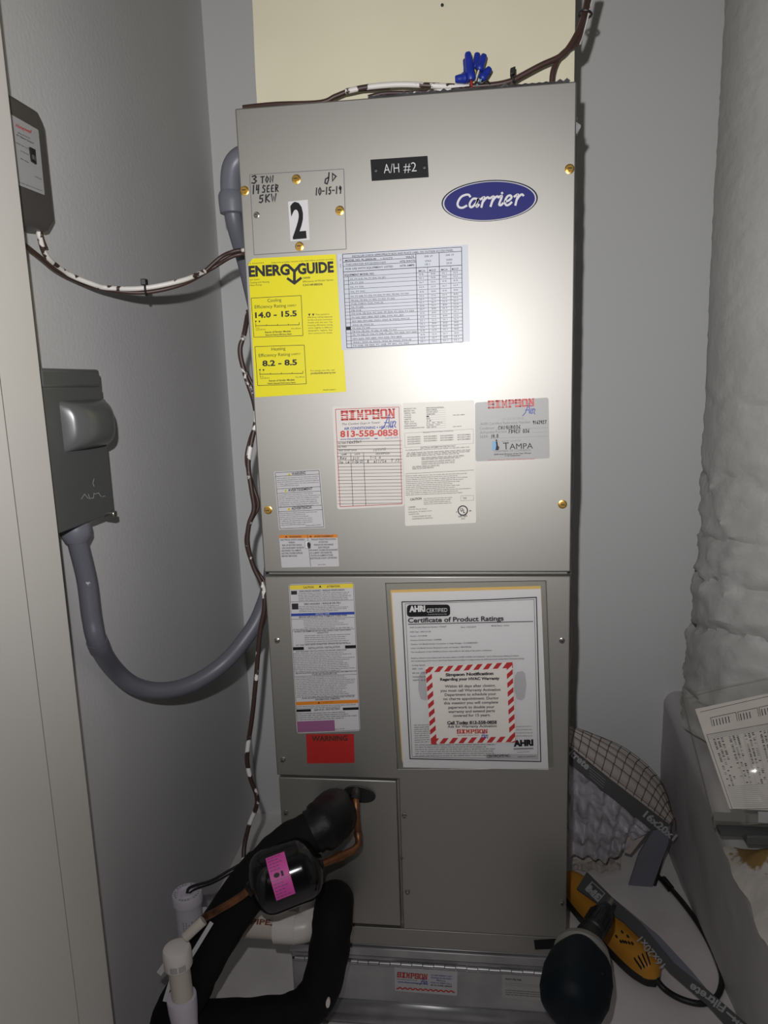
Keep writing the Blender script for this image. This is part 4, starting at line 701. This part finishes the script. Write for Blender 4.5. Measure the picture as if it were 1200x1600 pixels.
ll = thing('liquid_line', onY(540, 1300, -.06), 'tarnished copper liquid line bending from the grommet down to the filter drier', 'pipe')
lp_ = spline([onY(556, 1236, .004), onY(556, 1240, -.03), onY(556, 1252, -.045), onY(557, 1275, -.055), onY(559, 1300, -.06), onY(560, 1318, -.07), onY(552, 1328, -.085), onY(535, 1336, -.10), onY(515, 1345, -.122), onY(500, 1351, -.137)], 8)
MB().tube(lp_, .0052, 'copper', 14).build('copper_tube', ll)
MB().tube(lp_[:16], .0068, 'blackp', 14).build('tube_sleeve', ll)
i1 = 32; MB().tube(lp_[i1:i1 + 4], .0065, 'copper', 14).build('tube_coupling', ll); MB().tube(lp_[-17:-12], .0065, 'copper', 14).build('tube_coupling', ll)
o2 = spline([A - dax * .004, onY(380, 1398, -.175), onY(362, 1410, -.178), onY(338, 1424, -.18), onY(310, 1442, -.175), onY(285, 1480, -.155)], 6)
cable('liquid_line', o2, .0052, 'copper', 'tarnished copper tube leaving the lower left end of the filter drier', 2, 'pipe', 12)

dp = thing('drain_pipe', onY(430, 1460, -.10), 'horizontal white PVC drain pipe stamped PIPE with an elbow into the coil panel', 'pipe')
yy = -.075; zr = .0185; a = onY(332, 1444, yy); b = onY(432, 1447, yy); b.z = a.z = (a.z + b.z) / 2
MB().tube([a, b], .0172, 'pvcb', 24).build('pipe', dp)
e = onY(470, 1447, yy); e.z = a.z; m = MB(); m._lathe(b - Vector((.002, 0, 0)), Vector((1, 0, 0)), [(0, .0172), (.0005, .0222), (.033, .0222), (.034, .021)], 'pvc', 26, True)
m.tube(spline([b + Vector((.03, 0, 0)), e + Vector((-.006, 0, 0)), e + Vector((.007, .004, .001)), e + Vector((.012, .016, .004)), e + Vector((.012, .03, .006))], 6), .0215, 'pvc', 24); m.build('elbow', dp)
m = MB(); m.tube([e + Vector((.012, .028, .006)), Vector((e.x + .012, .004, e.z + .006))], .017, 'pvc', 20); m.build('stub', dp)
dn = (CAM - a); dn.x = 0; dn = dn.normalized(); s_ = Vector((1, 0, 0)).cross(dn)
pa = onY(384, 1440, yy - .0172)
d = Dec(lambda x, y, l: Vector((0, 0, 0)) + a * 1 + Vector((x, 0, 0)) + (dn * math.cos(y) - Vector((0, dn.z, -dn.y)) * -math.sin(y)) * (.0172 + l), .0004)
x0_ = onY(391, 1440, yy).x - a.x
for txt, xa, xb2 in (('PIPE,', x0_ + .004, x0_ + .038), ('DRAIN', x0_ - .05, x0_ - .006)):
    vs, fs = glyph(txt, .03); mx = max(v[0] for v in vs); d.mb.add([d.fn(xa + (xb2 - xa) * vx / mx, .12 + .40 * vy / CAPH, .0006) for vx, vy in vs], fs, 'brownink')
d.build('stamp', dp)

co = thing('drain_cleanout', onY(290, 1600, -.20), 'capped vertical white PVC drain cleanout standing at the lower left', 'pipe')
yy = -.2; tp = onY(276, 1484, yy); bt = onY(289, 1585, yy); bt2 = onY(300, 1660, yy); axd = (tp - bt).normalized()
MB().tube([bt - axd * .02, tp], .0146, 'pvcb', 24).build('pipe', co)
MB()._lathe(tp - axd * .024, axd, [(0, .0150), (.0004, .0188), (.0015, .0192), (.024, .0192), (.0275, .0175), (.029, .012), (.0295, .004)], 'pvc', 30, True).build('cap', co)
bt3 = onY(283.5, 1556, yy)
MB()._lathe(bt3, -axd, [(0, .0150), (.0003, .0198), (.003, .0202), (.02, .0195), (.045, .0172), (.16, .0168)], 'pvcl', 28, True).build('coupling', co)
m = MB(); cdn = CAM - tp; cdn = (cdn - axd * cdn.dot(axd)).normalized(); cs = axd.cross(cdn)
for k in range(11):
    if k in (5,): continue
    v = -.62 + k * .1; m.add([tp - axd * h + (cdn * math.cos(q_) + cs * math.sin(q_)) * .0195 for h, q_ in ((.012, v), (.012, v + .06), (.021, v + .06), (.021, v))], [(0, 1, 2, 3)], 'grey')
m.build('barcode_print', co)

fs_ = thing('float_switch', onY(295, 1470, -.09), 'white cylindrical condensate float switch with a black lead, by the left wall', 'float switch')
yy = -.09; tp = onY(292, 1394, yy); bt = onY(300, 1475, yy); axd = (tp - bt).normalized()
MB()._lathe(bt, axd, [(0, .0195), ((tp - bt).length - .016, .0195), ((tp - bt).length - .0155, .0222), ((tp - bt).length - .002, .0222), ((tp - bt).length, .0212), ((tp - bt).length, .0150), ((tp - bt).length - .003, .0142), ((tp - bt).length - .003, .009), ((tp - bt).length - .001, .0085), ((tp - bt).length - .001, .001)], 'pvcl', 32, True).build('housing', fs_)
MB().tube(spline([tp - axd * .002, tp + Vector((.003, 0, .006)), onY(303, 1384, yy), onY(330, 1376, -.09), onY(355, 1362, -.085), onY(376, 1350, -.08)], 7), .0022, 'blackp', 8).build('lead_wire', fs_); MB().tube(spline([tp - axd * .002 + Vector((.003, 0, 0)), onY(306, 1389, yy), onY(332, 1380, -.09), onY(358, 1366, -.085), onY(376, 1356, -.08)], 7), .0016, 'blackp', 8).build('lead_wire', fs_)
ea = axd.orthogonal().normalized(); eb = axd.cross(ea); m = MB()
for k in range(26):
    if k % 5 == 4: continue
    t0 = k * .2417; m.add([tp + axd * .0004 + (ea * math.cos(t_) + eb * math.sin(t_)) * r_ for r_, t_ in ((.0165, t0), (.0195, t0), (.0195, t0 + .13), (.0165, t0 + .13))], [(0, 1, 2, 3)], 'grey')
cdn = CAM - tp; cdn = (cdn - axd * cdn.dot(axd)).normalized(); cs = axd.cross(cdn)
for k in range(5):
    for j in range(9):
        if random.random() < .2: continue
        v = -.55 + k * .22; h = -.036 - j * .0042; m.add([tp + axd * hh + (cdn * math.cos(q_) + cs * math.sin(q_)) * .0199 for hh, q_ in ((h, v), (h, v + .09), (h - .0032, v + .09), (h - .0032, v))], [(0, 1, 2, 3)], 'grey')
tag(m.build('instruction_print', fs_), kind='stuff')
MB().tube([onY(300, 1460, -.09), onY(322, 1428, -.045)], .0125, 'pvcl', 18).build('side_outlet', fs_)
cable('pvc_tube', [onY(318, 1438, -.19), onY(306, 1449, -.195), onY(290, 1464, -.2)], .0068, 'pvcb', 'short cream plastic tube end between the cleanout cap and the float switch', 4, 'tube', 14)
def strap(name, a, b, wd, label):
    a, b = Vector(a), Vector(b); ax2 = (b - a).normalized(); n = (CAM - a).normalized(); s = ax2.cross(n).normalized(); m = MB(); m.obox((a + b) / 2, (b - a) / 2, s * wd / 2, n * .0006, 'white'); return tag(m.build(name), label, 'zip tie')
strap('zip_tie', onY(331, 1441, -.178), onY(295, 1500, -.178), .0058, 'white zip tie tail slanting across the black suction line right of the cleanout')
strap('zip_tie', onY(269, 1525, -.19), onY(257, 1565, -.19), .0052, 'short white zip tie tail left of the cleanout pipe'); strap('zip_tie', onY(258, 1508, -.18), onY(248, 1522, -.18), .008, 'tiny white strap stub at the left of the cleanout pipe')

# ================================================================ RIGHT SIDE: return platform, wrapped duct, papers
m = MB(); x0 = .729
pr = [(YB, ZF), (YB, .158), (.42, .132), (.27, .108), (.12, .072), (-.06, .048), (-.5, .03), (-.9, .03), (-.9, ZF)]
def plat(u, v):                                    # rounded left edge, uneven mastic skin
    ys = -.9 + (YB + .9) * v; zt = [p for p in ((-.9, .03), (-.5, .03), (-.06, .048), (.12, .072), (.27, .108), (.42, .132), (YB, .158))]
    for a, b in zip(zt, zt[1:]):
        if a[0] <= ys <= b[0] + 1e-6: z1 = a[1] + (b[1] - a[1]) * (ys - a[0]) / (b[0] - a[0]); break
    n = .006 * noise.noise((u * 6, ys * 9, 3)) + .003 * noise.noise((u * 20, ys * 24, 8)); r = .03
    if u < .45: f = u / .45; return (x0 - .002 * (1 - f) + n * .5, ys, ZF + (z1 - r - ZF) * f)
    if u < .6: t = (u - .45) / .15 * math.pi / 2; return (x0 + r - r * math.cos(t) + n * .7, ys, z1 - r + r * math.sin(t) + n * .3)
    f = (u - .6) / .4; return (x0 + r + f * (1.345 - x0 - r), ys, z1 + n)
tag(m.grid(plat, 40, 90, 'mastic').build('return_platform'), 'low white mastic coated return air platform along the right side of the closet', 'platform')
dc = MB(); CX, CY, RX, RY = 1.0, .365, .262, .175
def wrap(u, v):
    z = .172 + 2.2 * v; t = u * 2 * math.pi; s_ = max(0, min(1, (.95 - z) / .5)); zz = z + .03 * math.sin(t * 1.0 + 1) * s_
    c_, n_ = math.cos(t), math.sin(t); ph = zz * 9 + .55 * noise.noise((c_ * 1.5, n_ * 1.5, z * 4)) + .22 * noise.noise((c_ * 5, n_ * 5, z * 9)); cr = abs((ph % 1) - .5) * 2
    rg = 1 - abs(noise.noise((c_ * 2.2 + z * 2, n_ * 2.2, zz * 13))) * 2; rg2 = 1 - abs(noise.noise((c_ * 4, n_ * 4 + z * 3, zz * 24 + 7))) * 2
    k = 1 - s_ * .06 * cr ** 9 + s_ * (.030 * max(0, rg) ** 3 + .020 * max(0, rg2) ** 4) + s_ * .02 * noise.noise((c_ * 2, n_ * 2, zz * 6)) + .012 * noise.noise((c_, n_, z * 2.2)) - .018 * min(1, max(0, (z - .9) / .6)) + (1 - s_) * .006 * max(0, rg2) ** 4
    k += .05 * math.exp(-((z - .22) / .16) ** 2)
    return (CX + RX * k * math.cos(t) * abs(math.cos(t)) ** -.12 if abs(math.cos(t)) > 1e-3 else CX, CY + RY * k * math.sin(t) * abs(math.sin(t)) ** -.12 if abs(math.sin(t)) > 1e-3 else CY, z)
tag(dc.grid(wrap, 110, 300, 'wrap', True, True).build('wrapped_duct'), 'large white wrapped vertical duct with horizontal creases at the right edge', 'duct')
sm_ = MB(); hp = [Vector((1.0 - .262 + .115, .195, z)) for z in (1.7, 1.36)]
# stained insulation lying on the platform below the papers
bt_ = MB()
def batt(u, v):
    x = .712 + .48 * u; y = -.34 + .45 * v; e = min(1, 13 * min(u, 1 - u)) * min(1, 9 * min(v, 1 - v)); n = .018 * noise.noise((x * 16, y * 16, 1)) + .008 * noise.noise((x * 45, y * 45, 4)); return (x + n * .5, y + n * .5, .058 + .12 * max(y + .1, 0) - .03 * max(0, -.06 - y) + e * (.036 + n))
bo = tag(bt_.grid(batt, 50, 50, 'batt').build('insulation_batt'), 'crumpled white insulation with a yellow-brown stain on the return platform', 'insulation')
nt = bo.data.materials[0].node_tree; tcn = nt.nodes.new('ShaderNodeTexCoord'); mpn = nt.nodes.new('ShaderNodeMapping'); st_ = onZ(1186, 1334, .098) - bo.location
mpn.inputs['Scale'].default_value = (22, 17, 22); mpn.inputs['Location'].default_value = (-st_.x * 22, -st_.y * 17, -st_.z * 22)
nz = nt.nodes.new('ShaderNodeTexNoise'); nz.inputs['Scale'].default_value = 3; gr = nt.nodes.new('ShaderNodeTexGradient'); gr.gradient_type = 'SPHERICAL'; mx = nt.nodes.new('ShaderNodeVectorMath'); mx.operation = 'MULTIPLY_ADD'; mx.inputs[1].default_value = (1.2, 1.2, 1.2)
rp = nt.nodes.new('ShaderNodeValToRGB'); rp.color_ramp.elements[0].position = .12; rp.color_ramp.elements[0].color = (.62, .58, .53, 1); rp.color_ramp.elements[1].position = .3; rp.color_ramp.elements[1].color = (.30, .19, .06, 1)
nt.links.new(tcn.outputs['Object'], mpn.inputs['Vector']); nt.links.new(mpn.outputs[0], nz.inputs['Vector']); nt.links.new(nz.outputs['Color'], mx.inputs[0]); sb2 = nt.nodes.new('ShaderNodeVectorMath'); sb2.operation = 'SUBTRACT'; sb2.inputs[1].default_value = (.6, .6, .6)
nt.links.new(mpn.outputs[0], sb2.inputs[0]); nt.links.new(sb2.outputs[0], mx.inputs[2]); nt.links.new(mx.outputs[0], gr.inputs['Vector']); nt.links.new(gr.outputs['Fac'], rp.inputs['Fac']); nt.links.new(rp.outputs['Color'], nt.nodes['Principled BSDF'].inputs['Base Color'])
# sleeve with printed form leaning back against the duct
TL, BL, TR = onY(1064, 1085, .235), onY(1116, 1288, .10), onY(1262, 1047, .18)
PP = plane_map(TL, BL, TR); quad = [(1064, 1085), (1262, 1047), (1290, 1283), (1116, 1290)]
ps = thing('document_sleeve', PP(1190, 1288), 'clear plastic sleeve holding a printed form, leaning on the wrapped duct at right', 'sleeve')
gm = MB(); gm.grid(lambda u, v: PP(*at(quad, u, v), .004 + .0035 * noise.noise((u * 5, v * 6, 1))), 24, 24, 'clear').build('front_sheet', ps)
MB().grid(lambda u, v: PP(*at(quad, u, v), -.001), 1, 1, 'clear').build('back_sheet', ps)
em = MB()
for a, b in zip(quad, quad[1:] + quad[:1]): em.tube([PP(*a, .0015), PP(*b, .0015)], .0012, 'clear', 6)
em.build('welded_edge', ps)
pf = thing('printed_form', PP(1190, 1285, .001), 'printed black and white checklist form inside the sleeve at right', 'paper')
fq = [(1086, 1108), (1262, 1070), (1290, 1270), (1140, 1264)]
m = MB(); m.grid(lambda u, v: PP(*at(fq, u, v), .0012), 6, 6, 'warm_white').build('paper', pf)
d = Dec(lambda x, y, l: PP(x, y, .0014 + l), .0001); zf = lambda x, y: (1040 + x / 5.52, 1060 + y / 5.52)
d.path([zf(300, 290), zf(883, 155), zf(1000, 130)], .7, 'ink')
for xa, xb3, ya in ((388, 605, 340), (622, 790, 290), (805, 980, 250)):
    sl_ = -.22; d.path([zf(xa + 15, ya + 75), zf(xa, ya), zf(xb3, ya + (xb3 - xa) * sl_), zf(xb3 + 15, ya + 75 + (xb3 - xa) * sl_)], .8, 'ink')
    for k in range(6 if xa < 500 else 4): x = xa + 22 + k * 26; yb_ = ya + 20 + (x - xa) * sl_; d.line(zf(x, yb_), zf(x + 11, yb_ + 55), 1.4, 'ink')
fr = [zf(355, 485), zf(1000, 370), zf(1160, 1120), zf(575, 1128)]; d.frame(fr, .7, 'ink')
for k in range(1, 6): d.line(at(fr, 0, k * .012), at(fr, 1, k * .012), .35, 'grey')
for r_ in range(30):
    v = .07 + r_ * .021
    for k in range(18):
        if random.random() < (.82 if r_ < 14 else .45) and (k % 4 != 3): u = .06 + k * .052; d.poly(sub(fr, u, v, u + .028, v + .011), 'grey' if random.random() < .5 else 'ink')
for k in range(12): d.line(at(fr, .03, .70 + k * .024), at(fr, 1, .70 + k * .024), .5, 'grey')
for k in range(9): d.line(at(fr, .3 + k * .08, .1), at(fr, .3 + k * .08, .7), .35, 'grey')
d.build('form_print', pf)
ch = thing('metal_channel', (.85, .08, .11), 'grey painted metal channel under the papers at right', 'channel')
a, b = onY(1114, 1281, .088), onY(1300, 1290, .088); MB().obox((a + b) / 2, (b - a) / 2, Vector((0, .006, .012)) * .5, Vector((0, -.004, .016)) * .5, 'greyp').build('channel_top', ch, bevel=.001)
a, b = onY(1119, 1291, .086), onY(1300, 1299, .086); MB().obox((a + b) / 2, (b - a) / 2, Vector((0, .02, 0)), Vector((0, 0, .0035)), 'cardd').build('channel_side', ch)
a, b = onY(1160, 1302, .08), onY(1300, 1306, .08); MB().obox((a + b) / 2, (b - a) / 2, Vector((0, .02, 0)), Vector((0, 0, .008)), 'boxg').build('bracket', ch, bevel=.002)
a = onY(1197, 1277, .075); MB().obox(a, Vector((.012, 0, 0)), Vector((0, .001, .009)), Vector((0, -.001, .0005)), 'pale').build('paper_tab', ch)

# ================================================================ OLD FILTERS
af = thing('air_filter', Vector((.58, .36, ZF)), 'old bent pleated air filter with grey card frame marked 16x20x1, standing behind the air handler', 'air filter')
P3 = lambda x, y, yy: onY(x, y, yy)
tl, tr = P3(870, 1147, .285), P3(1047, 1288, .315); bl, br = P3(870, 1177, .285), P3(1020, 1300, .315)
ff = plane_map(tl, tr, bl)
tq = [(868, 1152), (1013, 1263), (1048, 1290), (1019, 1298), (868, 1176)]
nn = (tr - tl).cross(bl - tl).normalized(); nn = nn if nn.dot(CAM - tl) > 0 else -nn
m = MB(); m.prism([ff(*p) for p in tq], -nn * .004, 'cardd').build('frame_strip', af); fsp = bpy.data.objects['frame_strip']
d = Dec(ff, .0006); d.text('ltrete', (888, 1178), (917, 1203), 10.5, 'mid', .03); d.text('16x20x1', (1004, 1275), (1052, 1314), 10.5, 'mid', .04)
for k in range(4): d.line((921, 1199 + k * 4.4), (946 - k * 1, 1219 + k * 4.2), .8, 'grey')
tag(d.build('frame_print', fsp), kind='stuff')
sp3 = plane_map(P3(1047, 1289, .315), P3(1018, 1396, .36), P3(981, 1388, .36))
n3 = (P3(1018, 1396, .36) - P3(1047, 1289, .315)).cross(P3(981, 1388, .36) - P3(1047, 1289, .315)).normalized(); n3 = n3 if n3.dot(CAM - tr) > 0 else -n3
MB().prism([sp3(*p) for p in ((1020, 1299), (1048, 1290), (1044, 1318), (1016, 1395), (981, 1388), (998, 1335), (1012, 1312))], -n3 * .004, 'cardl').build('frame_side', af)
MB().prism([sp3(*p, -.004) for p in ((1048, 1290), (1050, 1310), (1020, 1380), (1022, 1398), (1014, 1398), (1043, 1318))], -n3 * .012, 'cardd').build('frame_return', af)
lo_ = [(870, 1150), (915, 1186), (965, 1226), (1012, 1262), (1046, 1290)]; hi_ = [(872, 1138), (925, 1150), (985, 1178), (1035, 1228), (1055, 1300)]
def seg(pts, u):
    t = u * (len(pts) - 1); i = min(int(t), len(pts) - 2); return lerp(pts[i], pts[i + 1], t - i)
lo3 = spline([ff(*p, -.002) for p in lo_], 12); hi3 = spline([P3(*p, .40 if i < 4 else .36) for i, p in enumerate(hi_)], 12)
def dome(u, v):
    a = lo3[min(int(u * (len(lo3) - 1) + .5), len(lo3) - 1)]; b = hi3[min(int(u * (len(hi3) - 1) + .5), len(hi3) - 1)]
    return a.lerp(b, v) + Vector((.25, .3, 1)).normalized() * .018 * math.sin(math.pi * v) + Vector((0, 0, .0025)) * math.sin(v * 40)
MB().grid(dome, 48, 28, 'pleat').build('filter_media', af)
m = MB()
for k in range(17): u = k / 16; m.tube([dome(u, j / 14) + Vector((0, -.002, .0035)) for j in range(15)], .0008, 'wire', 5)
for k in range(6): v = .02 + k / 5 * .97; m.tube([dome(j / 48, v) + Vector((0, -.002, .0035)) for j in range(49)], .0006, 'wire', 5)
tag(m.build('wire_mesh', af), kind='stuff')
lw1 = spline([ff(870, 1172, -.004), ff(920, 1217, -.004), ff(970, 1258, -.004), ff(1018, 1297, -.004)], 16); lw2 = spline([P3(870, 1338, .32), P3(915, 1338, .33), P3(950, 1345, .335), P3(985, 1318, .33)], 16)
def low(u, v):
    i = min(int(u * 48 + .5), 48); p = lw1[i].lerp(lw2[i], v); return p + Vector((0, 1, 0)) * (.006 * math.sin(u * 38) + .012 * noise.noise((u * 6, v * 5, 3)) + .006 * noise.noise((u * 18, v * 12, 7)))
MB().grid(low, 48, 36, 'film').build('plastic_film', af)
m = MB(); m.grid(lambda u, v: onZ(895 + 75 * u, 1340 + 20 * v + 8 * noise.noise((u * 6, 1, 1)), ZF + .006 + .012 * abs(noise.noise((u * 7, v * 4, 5))) + .012 * (1 - v)), 24, 6, 'pleat').build('torn_edge', af)
m = MB(); m.prism([P3(*p, .33) for p in ((980, 1310), (1004, 1290), (1012, 1300), (985, 1335), (975, 1332))], (0, .006, 0), 'pleat').build('torn_flap', af)

# frame strip lying over the tool
fsx = thing('filter_frame_strip', onZ(1050, 1500, -.16), 'long dark grey filter frame strip marked 16x20x1, lying on the floor across the yellow tool', 'filter frame')
ga, gb, gc = onZ(912, 1372, -.102), onZ(1160, 1608, -.135), onZ(900, 1385, -.108)
fg = plane_map(ga, gb, gc); gn = (gb - ga).cross(gc - ga).normalized(); gn = gn if gn.dot(CAM - ga) > 0 else -gn
MB().prism([fg(*p) for p in ((901, 1388), (917, 1362), (957, 1402), (1002, 1442), (1054, 1505), (1110, 1550), (1165, 1598), (1190, 1625), (1155, 1625), (1106, 1570), (1046, 1518), (1003, 1468), (974, 1440), (936, 1413))], -gn * .003, 'cardd').build('strip_face', fsx)
MB().prism([fg(*p, -.0032) for p in ((957, 1402), (985, 1425), (1030, 1462), (1080, 1516), (1110, 1552), (1054, 1505))], -gn * .003, 'cardl').build('strip_flange', fsx)
d = Dec(fg, .0006); d.poly([(914, 1389), (925, 1377), (946, 1396), (934, 1410)], 'mid'); d.poly([(916, 1389.5), (925.5, 1379), (944, 1396), (933.5, 1407.5)], 'cardd'); d.l += .0004
d.text('3M', (941, 1401), (922, 1383), 10, 'mid', .06); d.text('16x20x1', (1040, 1507), (1003, 1463), 11, 'mid', .02); d.text('Filtrete', (1136, 1572), (1081, 1536), 12, 'mid', .03); d.path([(1136, 1582), (1150, 1594)], 3, 'mid'); d.text('3M', (1162, 1601), (1148, 1589), 7, 'mid', .04)
tag(d.build('strip_print', fsx), kind='stuff')

# ================================================================ YELLOW CORDED TOOL
yt = thing('corded_tool', onZ(960, 1460, ZF), 'amber yellow corded power tool with black base on the floor right of the air handler', 'power tool')
ya, yb2 = onZ(882, 1385, ZF), onZ(1026, 1545, ZF); ya.z = yb2.z = ZF; yd = (yb2 - ya).normalized(); ys_ = Vector((0, 0, 1)).cross(yd).normalized(); YL = (yb2 - ya).length
def shell(z0, z1, k, name, grow=0):
    def f(u, v):
        s = v * 1.0; e = max(0, 1 - abs(2 * s - 1) ** 6) ** .5; wd = (.028 + .004 * math.sin(s * 3.1)) * e + grow * e + .0002; t = math.pi * u
        return ya + yd * (YL * (s + 0)) + ys_ * math.cos(t) * wd + Vector((0, 0, z0 + (z1 - z0) * math.sin(t) ** .55 * e ** .6))
    m = MB(); m.grid(f, 20, 48, k); return m.build(name, yt)
m = MB()
def basef(u, v):
    e = max(0, 1 - abs(2 * v - 1) ** 6) ** .5; wd = (.030 + .004 * math.sin(v * 3.1)) * e + .0002; t = 2 * math.pi * u
    return ya + yd * (YL * v - .002) + ys_ * max(-1, min(1, 1.25 * math.cos(t))) * wd + Vector((0, 0, .001 + .022 * (.5 + .5 * max(-1, min(1, 1.25 * math.sin(t))))))
m.grid(basef, 24, 48, 'blackp', True, True).build('base', yt)
shell(.018, .052, 'yel', 'shell')
def topz(x, y): return onZ(x, y, ZF + .0525)
for k in range(4):                                 # vent slots
    a = topz(991 + k * 6.2, 1497 - k * 3.2); b = topz(1002 + k * 4.6, 1513 - k * 2.2); c_ = (a + b) / 2; MB().obox(c_, (b - a) / 2, (b - a).normalized().cross(Vector((0, 0, 1))) * .0007, Vector((0, 0, .0018)), 'dark').build('vent_slot', yt)
for x, y in ((963, 1463), (972, 1456), (981, 1463), (953, 1447), (970, 1471), (974, 1471), (978, 1472), (983, 1473), (988, 1474)): a = topz(x, y); MB().obox(a, yd * .0026, ys_ * .0009, Vector((0, 0, .0016)), 'dark').build('vent_slot', yt)
f = lambda x, y: onZ(x, y, ZF + .006)
MB().tube(spline([yb2 - yd * .006 + Vector((0, 0, .018)), f(1038, 1545), f(1062, 1560), f(1092, 1568), f(1115, 1562), f(1126, 1545), f(1127, 1520), f(1114, 1485), f(1092, 1445), f(1065, 1408), f(1040, 1380), f(1025, 1366), f(1010, 1340)], 8), .0052, 'blackp', 12).build('cord', yt)
MB().tube([f(1048, 1389), f(1036, 1374)], .0078, 'blackp', 12).build('cord_grommet', yt)

# ================================================================ CORDLESS DRILL
dl = thing('cordless_drill', Vector((.44, -.11, ZF)), 'dark teal cordless drill with black chuck standing by the filter box corner', 'drill')
b0 = onY(892, 1580, -.155); b1 = onY(912, 1478, -.045); dd = (b1 - b0).normalized(); Ld = (b1 - b0).length
b0 = b0 - dd * .012
ds = dd.cross(Vector((0, 0, 1))).normalized(); du = ds.cross(dd)
def body(u, v):
    t = 2 * math.pi * u; r = [(0, .001), (.012, .018), (.05, .031), (.14, .041), (.3, .0465), (.55, .0475), (.75, .043), (.9, .034), (1, .026)]
    for (a, ra), (b, rb) in zip(r, r[1:]):
        if a <= v <= b + 1e-9: q_ = ra + (rb - ra) * (v - a) / (b - a); break
    k = 1 + .05 * math.cos(4 * t); return b0 + dd * (Ld + .012) * v + ds * math.cos(t) * q_ * .98 * k + du * math.sin(t) * q_ * k
m = MB(); m.grid(body, 40, 40, 'teal', True, True); m.build('motor_housing', dl)
MB()._lathe(b0 + dd * (Ld - .012), dd, [(0, .036), (.006, .041), (.016, .038), (.024, .030), (.03, .024)], 'greyp', 30, True).build('gear_collar', dl)
ck0 = b0 + dd * (Ld + .014); ck1 = onY(948, 1417, .035); ca = (ck1 - ck0).normalized(); Lc = (ck1 - ck0).length
m = MB(); m._lathe(ck0, ca, [(0, .020), (.004, .021), (Lc * .25, .020), (Lc * .28, .0165), (Lc * .34, .0165), (Lc * .36, .0185), (Lc * .75, .0175), (Lc * .9, .013), (Lc, .009)], 'blackp', 26, True)
for k in range(14):
    t = k * 2 * math.pi / 14; e1 = ca.orthogonal().normalized(); e2 = ca.cross(e1); r_ = e1 * math.cos(t) + e2 * math.sin(t); m.obox(ck0 + ca * Lc * .58 + r_ * .0182, ca * Lc * .14, r_ * .0012, ca.cross(r_) * .0016, 'blackp')
ch_ = m.build('chuck', dl)
m = MB(); m.tube([ck1 - ca * .012, ck1 + ca * .018], .0055, 'zinc', 8); m.build('bit_holder', ch_)
m = MB(); hb = b0 + dd * .045; m.tube([hb - du * .02, Vector((hb.x - .004, hb.y - .012, -.06)), Vector((hb.x - .006, hb.y - .022, -.115))], .021, 'teal', 18, True, [.024, .0205, .023]); m.build('handle', dl)
hc = Vector((hb.x - .006, hb.y - .024, -.147)); MB().box(hc - Vector((.036, .05, .0325)), hc + Vector((.036, .045, .03)), 'blackp').build('battery', dl, bevel=.007, seg=3)
m = MB(); tg = hb + dd * .035 - du * .055; m.obox(tg, dd * .006, ds * .006, du * .016, 'blackp'); m.build('trigger', dl, bevel=.002)
hk = onY(930, 1575, -.13); m = MB(); m.tube(spline([onY(940, 1520, -.12), onY(938, 1550, -.125), onY(932, 1572, -.13), onY(925, 1588, -.13), onY(913, 1590, -.13)], 6), .0026, 'blackp', 8); m.build('hook_cord', dl)
m = MB(); m.tube(spline([onY(929, 1568, -.128), onY(926, 1582, -.128), onY(919, 1587, -.128)], 6), .0035, 'warm_white', 8); m.build('belt_hook', dl)
